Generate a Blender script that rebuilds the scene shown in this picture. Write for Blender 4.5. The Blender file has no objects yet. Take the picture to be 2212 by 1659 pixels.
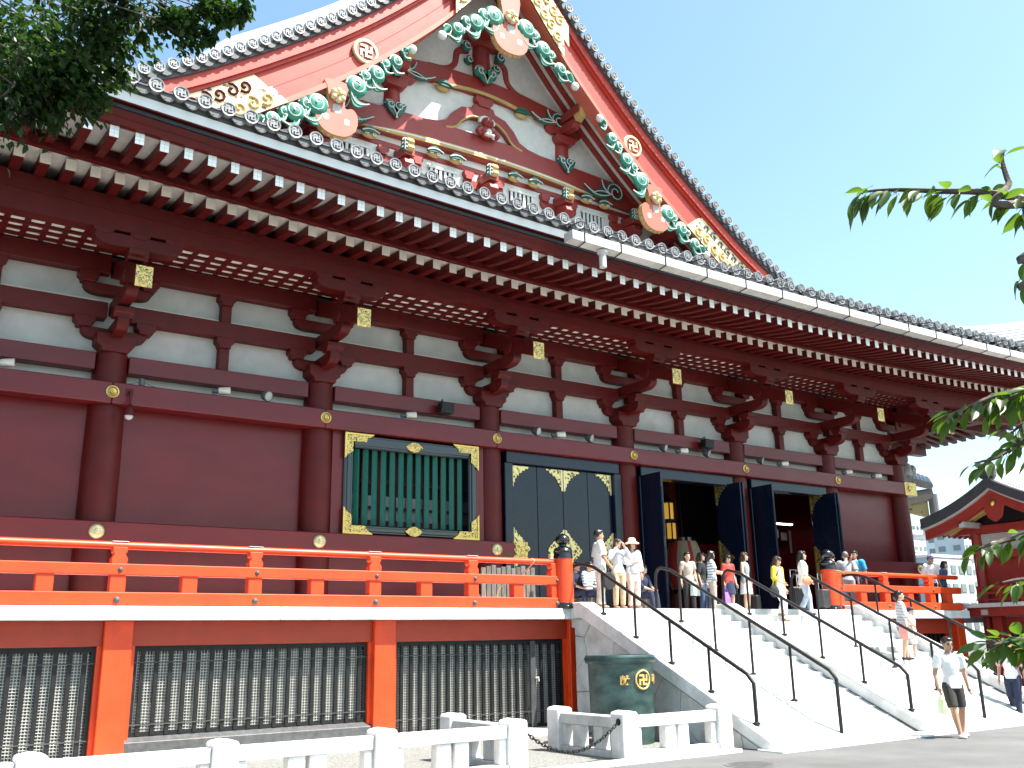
import bpy, bmesh, math, random
from mathutils import Vector, Matrix
random.seed(7)
SC = bpy.context.scene
COL = SC.collection
# ------------------------------------------------------------------ camera
EYE = 1.8
FPX = 2053.0753                      # focal length for a 2212 x 1659 picture
R_RIGHT = Vector((0.82743051, -0.56127752, -0.01806381)); R_DOWN = Vector((0.13325511, 0.22748827, -0.96462022)); R_FWD = Vector((0.54552895, 0.7957491, 0.26302383))
R_FWD.normalize(); R_RIGHT = (R_RIGHT - R_FWD*R_RIGHT.dot(R_FWD)).normalized(); R_DOWN = R_FWD.cross(R_RIGHT).normalized()
cam_d = bpy.data.cameras.new('camera'); cam = bpy.data.objects.new('camera', cam_d); COL.objects.link(cam)
cam_d.sensor_width = 36; cam_d.lens = 36*FPX/2212; cam_d.clip_end = 3000; cam_d.clip_start = 0.05
M = Matrix((( R_RIGHT.x, -R_DOWN.x, -R_FWD.x, 0), (R_RIGHT.y, -R_DOWN.y, -R_FWD.y, 0), (R_RIGHT.z, -R_DOWN.z, -R_FWD.z, EYE), (0, 0, 0, 1)))
cam.matrix_world = M
SC.camera = cam
# ------------------------------------------------------------------ sky and sun
SUN_DIR = Vector((-0.33, 0.46, -1.0)).normalized()      # the way the light travels
W = bpy.data.worlds.new('World'); SC.world = W; W.use_nodes = True
nt = W.node_tree; bg = nt.nodes['Background']
sky = nt.nodes.new('ShaderNodeTexSky'); sky.sky_type = 'NISHITA'; sky.sun_disc = False
sky.sun_elevation = math.asin(-SUN_DIR.z); sky.sun_rotation = math.atan2(-SUN_DIR.x, -SUN_DIR.y)
sky.air_density = 1.0; sky.dust_density = 1.7; sky.ozone_density = 0.0; sky.altitude = 0
tint = nt.nodes.new('ShaderNodeMix'); tint.data_type = 'RGBA'; tint.blend_type = 'MULTIPLY'; tint.inputs[0].default_value = 1.0; tint.inputs[7].default_value = (0.92, 1.07, 1.0, 1)
nt.links.new(sky.outputs[0], tint.inputs[6]); nt.links.new(tint.outputs[2], bg.inputs[0]); bg.inputs[1].default_value = 0.108
sl = bpy.data.lights.new('sun', 'SUN'); sl.energy = 5.0; sl.angle = math.radians(0.53); sl.color = (1.0, 0.955, 0.89)
so = bpy.data.objects.new('sun', sl); COL.objects.link(so)
so.rotation_euler = SUN_DIR.to_track_quat('-Z', 'Y').to_euler(); so.location = (20, -10, 40)
VS = SC.view_settings; VS.view_transform = 'Standard'; VS.look = 'None'; VS.gamma = 1; VS.use_curve_mapping = False; VS.exposure = 1.66
# ------------------------------------------------------------------ picture point -> place
def ray(px, py): return R_RIGHT*(px-1106) + R_DOWN*(py-829.5) + R_FWD*FPX
def on(px, py, x=None, y=None, z=None, r=None):
    d = ray(px, py)
    if x is not None: t = x/d.x
    elif y is not None: t = y/d.y
    elif z is not None: t = (z-EYE)/d.z
    else: t = r/d.length
    return Vector((0, 0, EYE)) + d*t
# ------------------------------------------------------------------ materials
MATS = {}
def mat(name, col, rough=0.5, metal=0.0, var=0.12, scale=6.0, bump=0.0, bscale=40.0, coat=0.0, col2=None, spec=0.5, rnd=0.0, rvar=0.0, sss=None, trans=None, stretch=None):
    if name in MATS: return MATS[name]
    m = bpy.data.materials.new(name); m.use_nodes = True; t = m.node_tree; N = t.nodes; L = t.links
    b = N['Principled BSDF']
    tc = N.new('ShaderNodeTexCoord'); src = tc.outputs['Object']
    if stretch:
        mp = N.new('ShaderNodeMapping'); mp.inputs['Scale'].default_value = stretch; L.new(src, mp.inputs[0]); src = mp.outputs[0]
    n = N.new('ShaderNodeTexNoise'); n.inputs['Scale'].default_value = scale; n.inputs['Detail'].default_value = 5; n.inputs['Roughness'].default_value = 0.6
    L.new(src, n.inputs['Vector'])
    c = col; c2 = col2 or tuple(max(0, v*(1-var*2.2)) for v in col); c1 = tuple(min(1, v*(1+var)) for v in c)
    r = N.new('ShaderNodeValToRGB'); r.color_ramp.elements[0].color = (*c2, 1); r.color_ramp.elements[1].color = (*c1, 1)
    r.color_ramp.elements[0].position = 0.3; r.color_ramp.elements[1].position = 0.68
    L.new(n.outputs['Fac'], r.inputs[0]); out = r.outputs[0]
    if rnd > 0:
        oi = N.new('ShaderNodeObjectInfo'); mr = N.new('ShaderNodeMapRange'); mr.inputs[3].default_value = 1-rnd; mr.inputs[4].default_value = 1+rnd
        L.new(oi.outputs['Random'], mr.inputs[0]); mx = N.new('ShaderNodeMix'); mx.data_type = 'RGBA'; mx.blend_type = 'MULTIPLY'; mx.inputs[0].default_value = 1
        L.new(out, mx.inputs[6]); L.new(mr.outputs[0], mx.inputs[7]); out = mx.outputs[2]
    L.new(out, b.inputs['Base Color'])
    b.inputs['Metallic'].default_value = metal; b.inputs['Specular IOR Level'].default_value = spec
    if rvar > 0:
        n3 = N.new('ShaderNodeTexNoise'); n3.inputs['Scale'].default_value = scale*2.3; n3.inputs['Detail'].default_value = 3; L.new(src, n3.inputs['Vector'])
        m3_ = N.new('ShaderNodeMapRange'); m3_.inputs[3].default_value = rough-rvar; m3_.inputs[4].default_value = rough+rvar; L.new(n3.outputs['Fac'], m3_.inputs[0]); L.new(m3_.outputs[0], b.inputs['Roughness'])
    else: b.inputs['Roughness'].default_value = rough
    b.inputs['Coat Weight'].default_value = coat; b.inputs['Coat Roughness'].default_value = 0.12
    if bump > 0:
        n2 = N.new('ShaderNodeTexNoise'); n2.inputs['Scale'].default_value = bscale; n2.inputs['Detail'].default_value = 4; L.new(src, n2.inputs['Vector'])
        bp = N.new('ShaderNodeBump'); bp.inputs['Strength'].default_value = bump; bp.inputs['Distance'].default_value = 0.02
        L.new(n2.outputs['Fac'], bp.inputs['Height']); L.new(bp.outputs[0], b.inputs['Normal'])
    if trans:
        tr = N.new('ShaderNodeBsdfTranslucent'); tr.inputs[0].default_value = (*trans, 1); ms = N.new('ShaderNodeMixShader'); ms.inputs[0].default_value = 0.38
        L.new(b.outputs[0], ms.inputs[1]); L.new(tr.outputs[0], ms.inputs[2]); L.new(ms.outputs[0], N['Material Output'].inputs[0])
    MATS[name] = m
    return m
def mat_pattern(name, gold, hole, scale=14.0, thr=0.3, metal=0.85, rough=0.33):
    """gilt openwork: gold sheet pierced with small holes showing the ground behind it"""
    if name in MATS: return MATS[name]
    m = bpy.data.materials.new(name); m.use_nodes = True; t = m.node_tree; N = t.nodes; L = t.links; b = N['Principled BSDF']
    tc = N.new('ShaderNodeTexCoord'); ns = N.new('ShaderNodeTexNoise'); ns.inputs['Scale'].default_value = scale*0.45; L.new(tc.outputs['Object'], ns.inputs['Vector'])
    ad = N.new('ShaderNodeVectorMath'); ad.operation = 'MULTIPLY_ADD'; L.new(ns.outputs['Color'], ad.inputs[0]); ad.inputs[1].default_value = (0.16, 0.16, 0.16); L.new(tc.outputs['Object'], ad.inputs[2])
    v = N.new('ShaderNodeTexVoronoi'); v.inputs['Scale'].default_value = scale; v.feature = 'F1'; L.new(ad.outputs[0], v.inputs['Vector'])
    r = N.new('ShaderNodeValToRGB'); e = r.color_ramp.elements; e[0].position = thr; e[0].color = (0, 0, 0, 1); e[1].position = thr+0.05; e[1].color = (1, 1, 1, 1)
    L.new(v.outputs['Distance'], r.inputs[0])
    mx = N.new('ShaderNodeMix'); mx.data_type = 'RGBA'; mx.inputs[6].default_value = (*hole, 1); mx.inputs[7].default_value = (*gold, 1); L.new(r.outputs[0], mx.inputs[0]); L.new(mx.outputs[2], b.inputs['Base Color'])
    mm = N.new('ShaderNodeMath'); mm.operation = 'MULTIPLY'; mm.inputs[1].default_value = metal; L.new(r.outputs[0], mm.inputs[0]); L.new(mm.outputs[0], b.inputs['Metallic'])
    b.inputs['Roughness'].default_value = rough
    bp = N.new('ShaderNodeBump'); bp.inputs['Strength'].default_value = 0.6; bp.inputs['Distance'].default_value = 0.01; L.new(r.outputs[0], bp.inputs['Height']); L.new(bp.outputs[0], b.inputs['Normal'])
    MATS[name] = m; return m
def mat_stripe(name, c1, c2, scale, thr=0.5, rough=0.9, axis='Z'):
    if name in MATS: return MATS[name]
    m = bpy.data.materials.new(name); m.use_nodes = True; t = m.node_tree; N = t.nodes; L = t.links; b = N['Principled BSDF']
    tc = N.new('ShaderNodeTexCoord'); w = N.new('ShaderNodeTexWave'); w.wave_type = 'BANDS'; w.bands_direction = axis; w.inputs['Scale'].default_value = scale; w.inputs['Distortion'].default_value = 0.3
    L.new(tc.outputs['Object'], w.inputs['Vector']); r = N.new('ShaderNodeValToRGB'); e = r.color_ramp.elements; e[0].position = thr; e[0].color = (*c1, 1); e[1].position = thr+0.06; e[1].color = (*c2, 1)
    L.new(w.outputs['Fac'], r.inputs[0]); L.new(r.outputs[0], b.inputs['Base Color']); b.inputs['Roughness'].default_value = rough; MATS[name] = m; return m
def emit(name, col, s):
    m = bpy.data.materials.new(name); m.use_nodes = True; b = m.node_tree.nodes['Principled BSDF']; b.inputs['Base Color'].default_value = (*col, 1)
    b.inputs['Emission Color'].default_value = (*col, 1); b.inputs['Emission Strength'].default_value = s; MATS[name] = m; return m
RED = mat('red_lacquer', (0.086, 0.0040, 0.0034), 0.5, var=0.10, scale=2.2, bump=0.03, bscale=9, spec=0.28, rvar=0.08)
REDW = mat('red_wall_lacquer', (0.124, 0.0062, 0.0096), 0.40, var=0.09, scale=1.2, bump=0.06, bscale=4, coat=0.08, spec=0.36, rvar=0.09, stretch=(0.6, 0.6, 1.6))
VERM = mat('vermilion_paint', (0.66, 0.050, 0.0045), 0.45, var=0.10, scale=2.2, bump=0.02, bscale=25, rvar=0.08)
VERMB = mat('vermilion_gable', (0.44, 0.042, 0.024), 0.45, var=0.07, scale=2, bump=0.02, bscale=14, rvar=0.08)
PLAST = mat('white_plaster', (0.47, 0.465, 0.445), 0.85, var=0.08, scale=1.6, bump=0.05, bscale=60)
EWHITE = mat('eave_white', (0.70, 0.71, 0.71), 0.6, var=0.02, scale=1.0)
CREAM = mat('cream_board', (0.72, 0.66, 0.56), 0.8, var=0.06, scale=4)
WCAP = mat('white_cap_paint', (0.82, 0.82, 0.80), 0.6, var=0.05, scale=8, rnd=0.05)
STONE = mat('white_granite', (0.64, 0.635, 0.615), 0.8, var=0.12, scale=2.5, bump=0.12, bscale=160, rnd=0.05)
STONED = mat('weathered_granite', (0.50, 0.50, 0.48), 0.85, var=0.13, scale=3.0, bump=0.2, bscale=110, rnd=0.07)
ASPH = mat('plaza_asphalt', (0.112, 0.112, 0.110), 0.92, var=0.13, scale=0.7, bump=0.5, bscale=220)
GRAV = mat('exposed_gravel', (0.20, 0.20, 0.185), 0.9, var=0.35, scale=45, bump=0.7, bscale=60)
TILE = mat('grey_tile', (0.24, 0.245, 0.255), 0.45, metal=0.15, var=0.14, scale=7, bump=0.05, bscale=50, rnd=0.10)
TILED = mat('dark_tile', (0.075, 0.075, 0.08), 0.5, var=0.2, scale=9, rnd=0.12)
RIDGE = mat('ridge_tile', (0.52, 0.53, 0.54), 0.4, metal=0.1, var=0.10, scale=2, bump=0.05, bscale=30)
GUT = mat('painted_gutter', (0.50, 0.49, 0.465), 0.5, var=0.10, scale=1.6, bump=0.02)
BLK = mat('black_lacquer', (0.006, 0.007, 0.011), 0.16, var=0.1, coat=0.3)
BLKD = mat('black_door_lacquer', (0.004, 0.008, 0.022), 0.24, var=0.1, scale=3, coat=0.06, rvar=0.05, spec=0.33)
BLKM = mat('black_iron', (0.012, 0.011, 0.012), 0.5, var=0.2, scale=14, bump=0.05, spec=0.3)
DGREY = mat('dark_grey_iron', (0.06, 0.06, 0.062), 0.55, var=0.2, scale=10)
GOLD = mat('gilt', (0.62, 0.41, 0.11), 0.30, metal=0.9, var=0.12, scale=20, bump=0.08, bscale=60)
GOLDP = mat('gilt_paint', (0.62, 0.40, 0.12), 0.55, var=0.10, scale=12)
GOLDW = mat('pale_gilt', (0.66, 0.54, 0.30), 0.38, metal=0.6, var=0.08, scale=10)
FRET = mat_pattern('gilt_openwork', (0.60, 0.46, 0.19), (0.012, 0.012, 0.014), 13, 0.36)
FRETW = mat_pattern('gilt_openwork_board', (0.80, 0.66, 0.36), (0.14, 0.08, 0.06), 5.0, 0.25, metal=0.35, rough=0.45)
FRETS = mat_pattern('gilt_openwork_fine', (0.58, 0.40, 0.13), (0.03, 0.02, 0.012), 26, 0.34)
GREENB = mat('green_lattice_paint', (0.009, 0.125, 0.095), 0.5, var=0.06, scale=5)
JADE = mat('jade_paint', (0.018, 0.21, 0.14), 0.5, var=0.25, scale=5)
JADED = mat('deep_jade_paint', (0.02, 0.13, 0.10), 0.55, var=0.25, scale=8)
CHALK = mat('white_paint', (0.72, 0.70, 0.65), 0.6, var=0.05, scale=5)
PINK = mat('coral_paint', (0.50, 0.105, 0.068), 0.55, var=0.05, scale=2.5)
GRED = mat('gable_red', (0.29, 0.030, 0.022), 0.45, var=0.06, scale=2.2, bump=0.03, bscale=9, rvar=0.08)
OCHRE = mat('ochre_paint', (0.52, 0.34, 0.12), 0.6, var=0.08, scale=4)
BRONZE = mat('green_bronze', (0.066, 0.115, 0.106), 0.5, metal=0.35, var=0.2, scale=2.2, col2=(0.014, 0.036, 0.036), bump=0.1, bscale=22, stretch=(1, 1, 2.2))
LAMPB = mat('lamp_beige', (0.62, 0.59, 0.52), 0.5, var=0.06)
LAMPG = mat('lamp_grey', (0.10, 0.10, 0.11), 0.5, var=0.15)
GLASS = mat('lamp_glass', (0.42, 0.42, 0.42), 0.12, var=0.05, coat=0.8)
PANE = mat('window_glass', (0.10, 0.12, 0.14), 0.06, var=0.1, coat=1.0)
WOODG = mat('weathered_wood', (0.13, 0.11, 0.095), 0.85, var=0.25, scale=5, stretch=(8, 8, 1), rnd=0.2)
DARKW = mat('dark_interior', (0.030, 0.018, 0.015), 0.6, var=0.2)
WIRE = mat('galvanised_wire', (0.46, 0.45, 0.41), 0.5, metal=0.3, var=0.1)
BARK = mat('bark', (0.10, 0.075, 0.06), 0.9, var=0.3, scale=12, bump=0.5, bscale=30)
# ------------------------------------------------------------------ mesh builder
class MB:
    def __init__(s): s.v = []; s.f = []; s.m = []
    def add(s, v, f, m=0):
        o = len(s.v); s.v += [tuple(p) for p in v]; s.f += [tuple(i+o for i in q) for q in f]; s.m += [m]*len(f); return s
    def box(s, x0, x1, y0, y1, z0, z1, m=0):
        v = [(x, y, z) for z in (z0, z1) for y in (y0, y1) for x in (x0, x1)]
        return s.add(v, [(0, 2, 3, 1), (4, 5, 7, 6), (0, 1, 5, 4), (2, 6, 7, 3), (0, 4, 6, 2), (1, 3, 7, 5)], m)
    def obox(s, c, ax, ay, az, m=0):
        c = Vector(c); v = [c+ax*i+ay*j+az*k for k in (-1, 1) for j in (-1, 1) for i in (-1, 1)]
        return s.add(v, [(0, 2, 3, 1), (4, 5, 7, 6), (0, 1, 5, 4), (2, 6, 7, 3), (0, 4, 6, 2), (1, 3, 7, 5)], m)
    def prism(s, poly, axis, a, b, m=0, cap=None):
        n = len(poly)
        def P(u, w, t): return (t, u, w) if axis == 'x' else ((u, t, w) if axis == 'y' else (u, w, t))
        v = [P(u, w, a) for u, w in poly] + [P(u, w, b) for u, w in poly]
        s.add(v, [(i, (i+1) % n, n+(i+1) % n, n+i) for i in range(n)], m)
        o = len(s.v)-2*n; s.f += [tuple(o+i for i in range(n)), tuple(o+n+i for i in reversed(range(n)))]; s.m += [m if cap is None else cap]*2; return s
    def tube(s, pts, r, n=8, m=0, cap=True, flat=None):
        pts = [Vector(p) for p in pts]; k = len(pts); rs = r if isinstance(r, (list, tuple)) else [r]*k
        o = len(s.v); prev = None
        for i, p in enumerate(pts):
            d = (pts[min(i+1, k-1)]-pts[max(i-1, 0)])
            d = d.normalized() if d.length > 1e-9 else Vector((0, 0, 1))
            if prev is None:
                u = d.cross(Vector((0, 0, 1))); u = u if u.length > 0.05 else d.cross(Vector((0, 1, 0)))
            else: u = prev - d*prev.dot(d)
            u.normalize(); prev = u; w = d.cross(u)
            for j in range(n):
                a = 2*math.pi*j/n; q = p+(u*math.cos(a)+w*math.sin(a))*rs[i]
                if flat: q = p + Vector(((q-p).x*flat[0], (q-p).y*flat[1], (q-p).z*flat[2]))
                s.v.append(tuple(q))
        for i in range(k-1):
            for j in range(n):
                s.f.append((o+i*n+j, o+i*n+(j+1) % n, o+(i+1)*n+(j+1) % n, o+(i+1)*n+j)); s.m.append(m)
        if cap: s.f += [tuple(o+j for j in reversed(range(n))), tuple(o+(k-1)*n+j for j in range(n))]; s.m += [m, m]
        return s
    def lathe(s, prof, c, axis='z', n=16, m=0, a0=0.0):
        c = Vector(c); o = len(s.v)
        for r, h in prof:
            for j in range(n):
                a = a0+2*math.pi*j/n; x, y = r*math.cos(a), r*math.sin(a)
                s.v.append(tuple(c+(Vector((x, y, h)) if axis == 'z' else (Vector((x, h, y)) if axis == 'y' else Vector((h, x, y))))))
        for i in range(len(prof)-1):
            for j in range(n):
                s.f.append((o+i*n+j, o+i*n+(j+1) % n, o+(i+1)*n+(j+1) % n, o+(i+1)*n+j)); s.m.append(m)
        s.f += [tuple(o+j for j in reversed(range(n))), tuple(o+(len(prof)-1)*n+j for j in range(n))]; s.m += [m, m]
        return s
    def ell(s, c, r, nu=12, nv=8, m=0, rot=None):
        c = Vector(c); o = len(s.v)
        for i in range(1, nv):
            t = math.pi*i/nv
            for j in range(nu):
                a = 2*math.pi*j/nu; p = Vector((r[0]*math.sin(t)*math.cos(a), r[1]*math.sin(t)*math.sin(a), r[2]*math.cos(t)))
                s.v.append(tuple(c+(rot @ p if rot else p)))
        top = Vector((0, 0, r[2])); s.v.append(tuple(c+(rot @ top if rot else top))); s.v.append(tuple(c-(rot @ top if rot else top)))
        T = o+(nv-1)*nu
        for i in range(nv-2):
            for j in range(nu): s.f.append((o+i*nu+j, o+(i+1)*nu+j, o+(i+1)*nu+(j+1) % nu, o+i*nu+(j+1) % nu)); s.m.append(m)
        for j in range(nu):
            s.f.append((T, o+j, o+(j+1) % nu)); s.m.append(m); s.f.append((T+1, o+(nv-2)*nu+(j+1) % nu, o+(nv-2)*nu+j)); s.m.append(m)
        return s
    def sweep(s, path, prof, m=0, up=None):
        """path: list of (origin, ax, az) frames; prof: list of (u, w) closed polygon"""
        n = len(prof); o = len(s.v)
        for p, ax, az in path:
            for u, w in prof: s.v.append(tuple(Vector(p)+Vector(ax)*u+Vector(az)*w))
        k = len(path)
        for i in range(k-1):
            for j in range(n): s.f.append((o+i*n+j, o+i*n+(j+1) % n, o+(i+1)*n+(j+1) % n, o+(i+1)*n+j)); s.m.append(m)
        s.f += [tuple(o+j for j in reversed(range(n))), tuple(o+(k-1)*n+j for j in range(n))]; s.m += [m, m]; return s
    def mesh(s, name, mats, smooth=None, bevel=0.0):
        me = bpy.data.meshes.new(name); me.from_pydata(s.v, [], s.f)
        for mt in (mats if isinstance(mats, (list, tuple)) else [mats]): me.materials.append(mt)
        if len(me.materials) > 1: me.polygons.foreach_set('material_index', s.m)
        bm = bmesh.new(); bm.from_mesh(me); bmesh.ops.recalc_face_normals(bm, faces=bm.faces)
        if bevel > 0:
            ed = [e for e in bm.edges if len(e.link_faces) == 2 and e.calc_face_angle(0) > 0.6]
            bmesh.ops.bevel(bm, geom=ed, offset=bevel, segments=1, affect='EDGES', clamp_overlap=True)
        bm.to_mesh(me); bm.free()
        if smooth is not None:
            me.polygons.foreach_set('use_smooth', [True]*len(me.polygons)); me.set_sharp_from_angle(angle=math.radians(smooth))
        return me
    def build(s, name, mats, parent=None, loc=(0, 0, 0), smooth=None, bevel=0.0, label=None):
        return obj(name, s.mesh(name, mats, smooth, bevel), parent, loc, label)
def wpos(o):
    p = Vector((0, 0, 0))
    while o is not None: p += o.location; o = o.parent
    return p
def obj(name, me, parent=None, loc=(0, 0, 0), label=None, rot=None):
    """mesh coordinates are in the world, moved by loc; parents are never rotated"""
    o = bpy.data.objects.new(name, me); COL.objects.link(o)
    o.location = Vector(loc) - (wpos(parent) if parent is not None else Vector((0, 0, 0)))
    o.parent = parent
    if rot: o.rotation_euler = rot
    if label: o['label'] = label
    return o
def thing(name, loc, label, cat, group=None):
    o = bpy.data.objects.new(name, None); COL.objects.link(o); o.location = loc; o.empty_display_size = 0.2
    return tag(o, label, cat, group)
def tag(o, label, cat, group=None):
    o['label'] = label; o['category'] = cat
    if group: o['group'] = group
    return o
def struct(o): o['kind'] = 'structure'; return o
def stuff(o): o['kind'] = 'stuff'; return o
def lerp(a, b, t): return a+(b-a)*t
def spline(pts, n):
    """Catmull-Rom through 2-D/3-D points"""
    P = [Vector(p) for p in pts]; P = [P[0]*2-P[1]]+P+[P[-1]*2-P[-2]]; out = []
    for i in range(1, len(P)-2):
        for k in range(n):
            t = k/n; a, b, c, d = P[i-1:i+3]
            out.append(0.5*((b*2)+(c-a)*t+(a*2-b*5+c*4-d)*t*t+(b*3-a-c*3+d)*t**3))
    out.append(P[-2]); return out
# ================================================================== setting: plaza
FLOOR = 2.5; YF = 20.4; YL = 16.7
g = MB(); N_ = 24
g.add([(-400, -200, 0), (600, -200, 0), (600, 600, 0), (-400, 600, 0)], [(0, 1, 2, 3)])
struct(g.build('plaza_ground', ASPH))
kb = MB()
for i in range(8): kb.box(1.0+i*1.42, 1.0+(i+1)*1.42-0.008, 11.72, 11.98, -0.1, 0.05)
for i in range(8): kb.box(22.4+i*1.3, 22.4+(i+1)*1.3-0.008, 11.72, 11.98, -0.1, 0.05)
KERBM = None
kerb = struct(MB().box(-12, 12.6, 11.99, 17.6, -0.1, 0.012).build('fenced_gravel_bed', GRAV))
for i in range(10):
    struct(MB().box(-1.2+i*1.37, -1.2+(i+1)*1.37-0.010, 11.70, 11.98, -0.1, 0.055).build('kerb_stone', STONE, bevel=0.008))
struct(MB().box(1.0, 12.7, 16.3, 17.5, -0.1, 0.10).build('foundation_strip', STONE, bevel=0.01))
# ================================================================== the hall
hall = thing('temple_hall', (13.4, 20.4, 0), 'huge red temple hall with tiled gable roof and white rafter ends', 'temple')
CX = [-5.4, -0.83, 3.90, 8.61, 13.39, 18.10, 22.75, 27.27, 31.27]
NB = len(CX)-1
def ec(x): return 0.0015*(x-20)**2           # upward sweep of the eaves
H = hall
# columns
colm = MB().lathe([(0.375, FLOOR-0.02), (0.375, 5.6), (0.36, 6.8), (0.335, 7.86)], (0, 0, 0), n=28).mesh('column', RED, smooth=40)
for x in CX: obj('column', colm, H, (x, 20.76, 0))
# wall panels, beams, plaster per bay
for i in range(NB):
    a, b = CX[i], CX[i+1]
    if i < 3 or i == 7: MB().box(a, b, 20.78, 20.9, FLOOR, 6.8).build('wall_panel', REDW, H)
    # window bay is i==3 ; doors i==4,5,6
    MB().box(a+0.33, b-0.33, 20.56, 20.86, 7.46, 7.84).build('tie_beam', REDW, H, bevel=0.015)
    MB().box(a, b, 20.84, 20.95, 6.8, 9.95).build('plaster_panel', PLAST, H)
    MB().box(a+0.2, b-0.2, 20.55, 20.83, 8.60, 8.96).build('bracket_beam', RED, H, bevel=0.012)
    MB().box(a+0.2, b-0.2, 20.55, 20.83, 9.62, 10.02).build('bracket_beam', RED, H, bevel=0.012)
    MB().box(a+0.35, b-0.35, 20.80, 20.84, 9.0, 9.07).build('plaster_ledge', CREAM, H)
    xm = (a+b)/2
    for z0 in (7.84, 8.96):
        h = 0.52 if z0 < 8 else 0.42
        zt = 8.60 if z0 < 8 else 9.62
        st = MB().box(xm-0.115, xm+0.115, 20.62, 20.83, z0, zt-0.24).build('strut', RED, H, bevel=0.01)
        MB().prism([(xm-0.125, zt-0.24), (xm+0.125, zt-0.24), (xm+0.135, zt-0.17), (xm+0.2, zt-0.11), (xm+0.2, zt), (xm-0.2, zt), (xm-0.2, zt-0.11), (xm-0.135, zt-0.17)], 'y', 20.56, 20.84).build('bearing_block', RED, st, bevel=0.006)
    MB().box(a+0.02 if i == 0 else a-0.0, b, 20.27, 20.72, 6.72, 7.17).build('nageshi_beam', REDW, H, bevel=0.02)
BOSS = MB().lathe([(0.135, 0), (0.13, -0.02), (0.10, -0.028), (0.09, -0.02), (0.065, -0.025), (0.055, -0.06), (0.0, -0.075)], (0, 0, 0), axis='y', n=24).mesh('boss', GOLD, smooth=30)
BOSSR = MB().lathe([(0.10, 0), (0.10, -0.031), (0.085, -0.031), (0.085, 0)], (0, 0, 0), axis='y', n=24).mesh('boss_ring', DGREY, smooth=30)
for x in CX[1:]:
    b_ = obj('boss', BOSS, H, (x, 20.268, 6.955)); obj('boss_ring', BOSSR, b_, (x, 20.267, 6.955))
# gilt end cap of the upper beam at the corner
MB().box(31.05, 31.75, 20.255, 20.74, 6.71, 7.18).build('beam_end_cap', FRETS, H)
# sill beams with domed bosses
def sill(x0, x1, cap0=None, cap1=None):
    s_ = MB().box(x0, x1, 20.27, 20.8, 3.90, 4.30).build('sill_beam', REDW, H, bevel=0.02)
    MB().box(x0, x1, 20.42, 20.8, FLOOR+0.003, 2.85).build('floor_sill', REDW, H, bevel=0.02)
    for c, w in ((cap0, -0.5), (cap1, 0.5)):
        if c is not None:
            pl = [(c, 3.89), (c+w*0.95, 3.89), (c+w*0.72, 4.0), (c+w*0.86, 4.1), (c+w*0.72, 4.2), (c+w*0.95, 4.31), (c, 4.31)]
            pl = [(2*c-u, v) for u, v in pl]
            MB().prism(pl, 'y', 20.255, 20.262).build('sill_end_plate', FRETS, s_)
    return s_
sill(-6, 14.28, cap1=14.28); sill(26.7, 32.2, cap1=32.2)
DOME = MB().lathe([(0.15, 0), (0.145, -0.03), (0.11, -0.06), (0.06, -0.075), (0.055, -0.10), (0.02, -0.12), (0, -0.12)], (0, 0, 0), axis='y', n=24).mesh('domed_boss', GOLDW, smooth=40)
for x in CX[1:5]+[31.4]: obj('domed_boss', DOME, H, (x-0.05, 20.268, 4.09))
# ------------------------------------------------------------------ bracket sets
def arm_poly(w, h):           # boat-shaped bracket arm
    p = [(-w, h), (-w, h*0.55)]
    for k in range(6):
        t = k/5*math.pi/2; p.append((-w+0.02+(0.42*w)*(1-math.cos(t)), h*0.5-h*0.5*math.sin(t)))
    return p + [(-u, v) for u, v in reversed(p)]
def block_poly(c, w, h, z):   # bearing block with hollowed foot
    return [(c-w*0.66, z), (c+w*0.66, z), (c+w*0.70, z+h*0.28), (c+w, z+h*0.5), (c+w, z+h), (c-w, z+h), (c-w, z+h*0.5), (c-w*0.70, z+h*0.28)]
def bm_(mb, mats=RED): return mb.mesh('bracket_piece', mats, bevel=0.008)
cap_me = MB().prism([(-0.27, 7.85), (0.27, 7.85), (0.28, 7.93), (0.39, 8.02), (0.39, 8.24), (-0.39, 8.24), (-0.39, 8.02), (-0.28, 7.93)], 'y', -0.39, 0.2).mesh('capital_block', RED, bevel=0.012)
arm1_me = MB().prism([(u, 8.16+v) for u, v in arm_poly(0.66, 0.24)], 'y', -0.13, 0.10).mesh('bracket_arm', RED, bevel=0.01)
arm2_me = MB().prism([(u, 9.16+v) for u, v in arm_poly(0.70, 0.24)], 'y', -0.13, 0.10).mesh('bracket_arm', RED, bevel=0.01)
blk = {}
for k, z in ((0, 8.38), (1, 9.38)):
    for c in (-0.62, 0.62): blk[(k, c)] = MB().prism(block_poly(c, 0.21, 0.235, z), 'y', -0.22, 0.08).mesh('bearing_block', RED, bevel=0.008)
# arms that step out towards the viewer (profile in y-z, y measured from the column)
def outarm(L0, L1, z, h, w=0.12):
    p = [(L0, z+h), (L0, z)]
    for k in range(7):
        t = k/6*math.pi/2; p.append((-L1+0.34-0.34*math.sin(t), z+(h*0.62)*(1-math.cos(t))))
    p += [(-L1, z+h)]
    return MB().prism(p, 'x', -w, w).mesh('stepping_arm', RED, bevel=0.01)
out1 = outarm(0.2, 0.92, 8.16, 0.30); out2 = outarm(0.2, 1.52, 8.74, 0.30)
ob1 = MB().prism([(c-0.76, z) for c, z in block_poly(0, 0.19, 0.22, 8.46)], 'x', -0.2, 0.2).mesh('bearing_block', RED, bevel=0.008)
ob2 = MB().prism([(c-1.32, z) for c, z in block_poly(0, 0.19, 0.22, 9.04)], 'x', -0.2, 0.2).mesh('bearing_block', RED, bevel=0.008)
tailm = MB().prism([(0.1, 9.62), (-2.42, 8.68), (-2.42, 9.02), (-1.6, 9.42), (0.1, 10.02)], 'x', -0.15, 0.15).mesh('tail_beam', RED, bevel=0.012)
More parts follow.
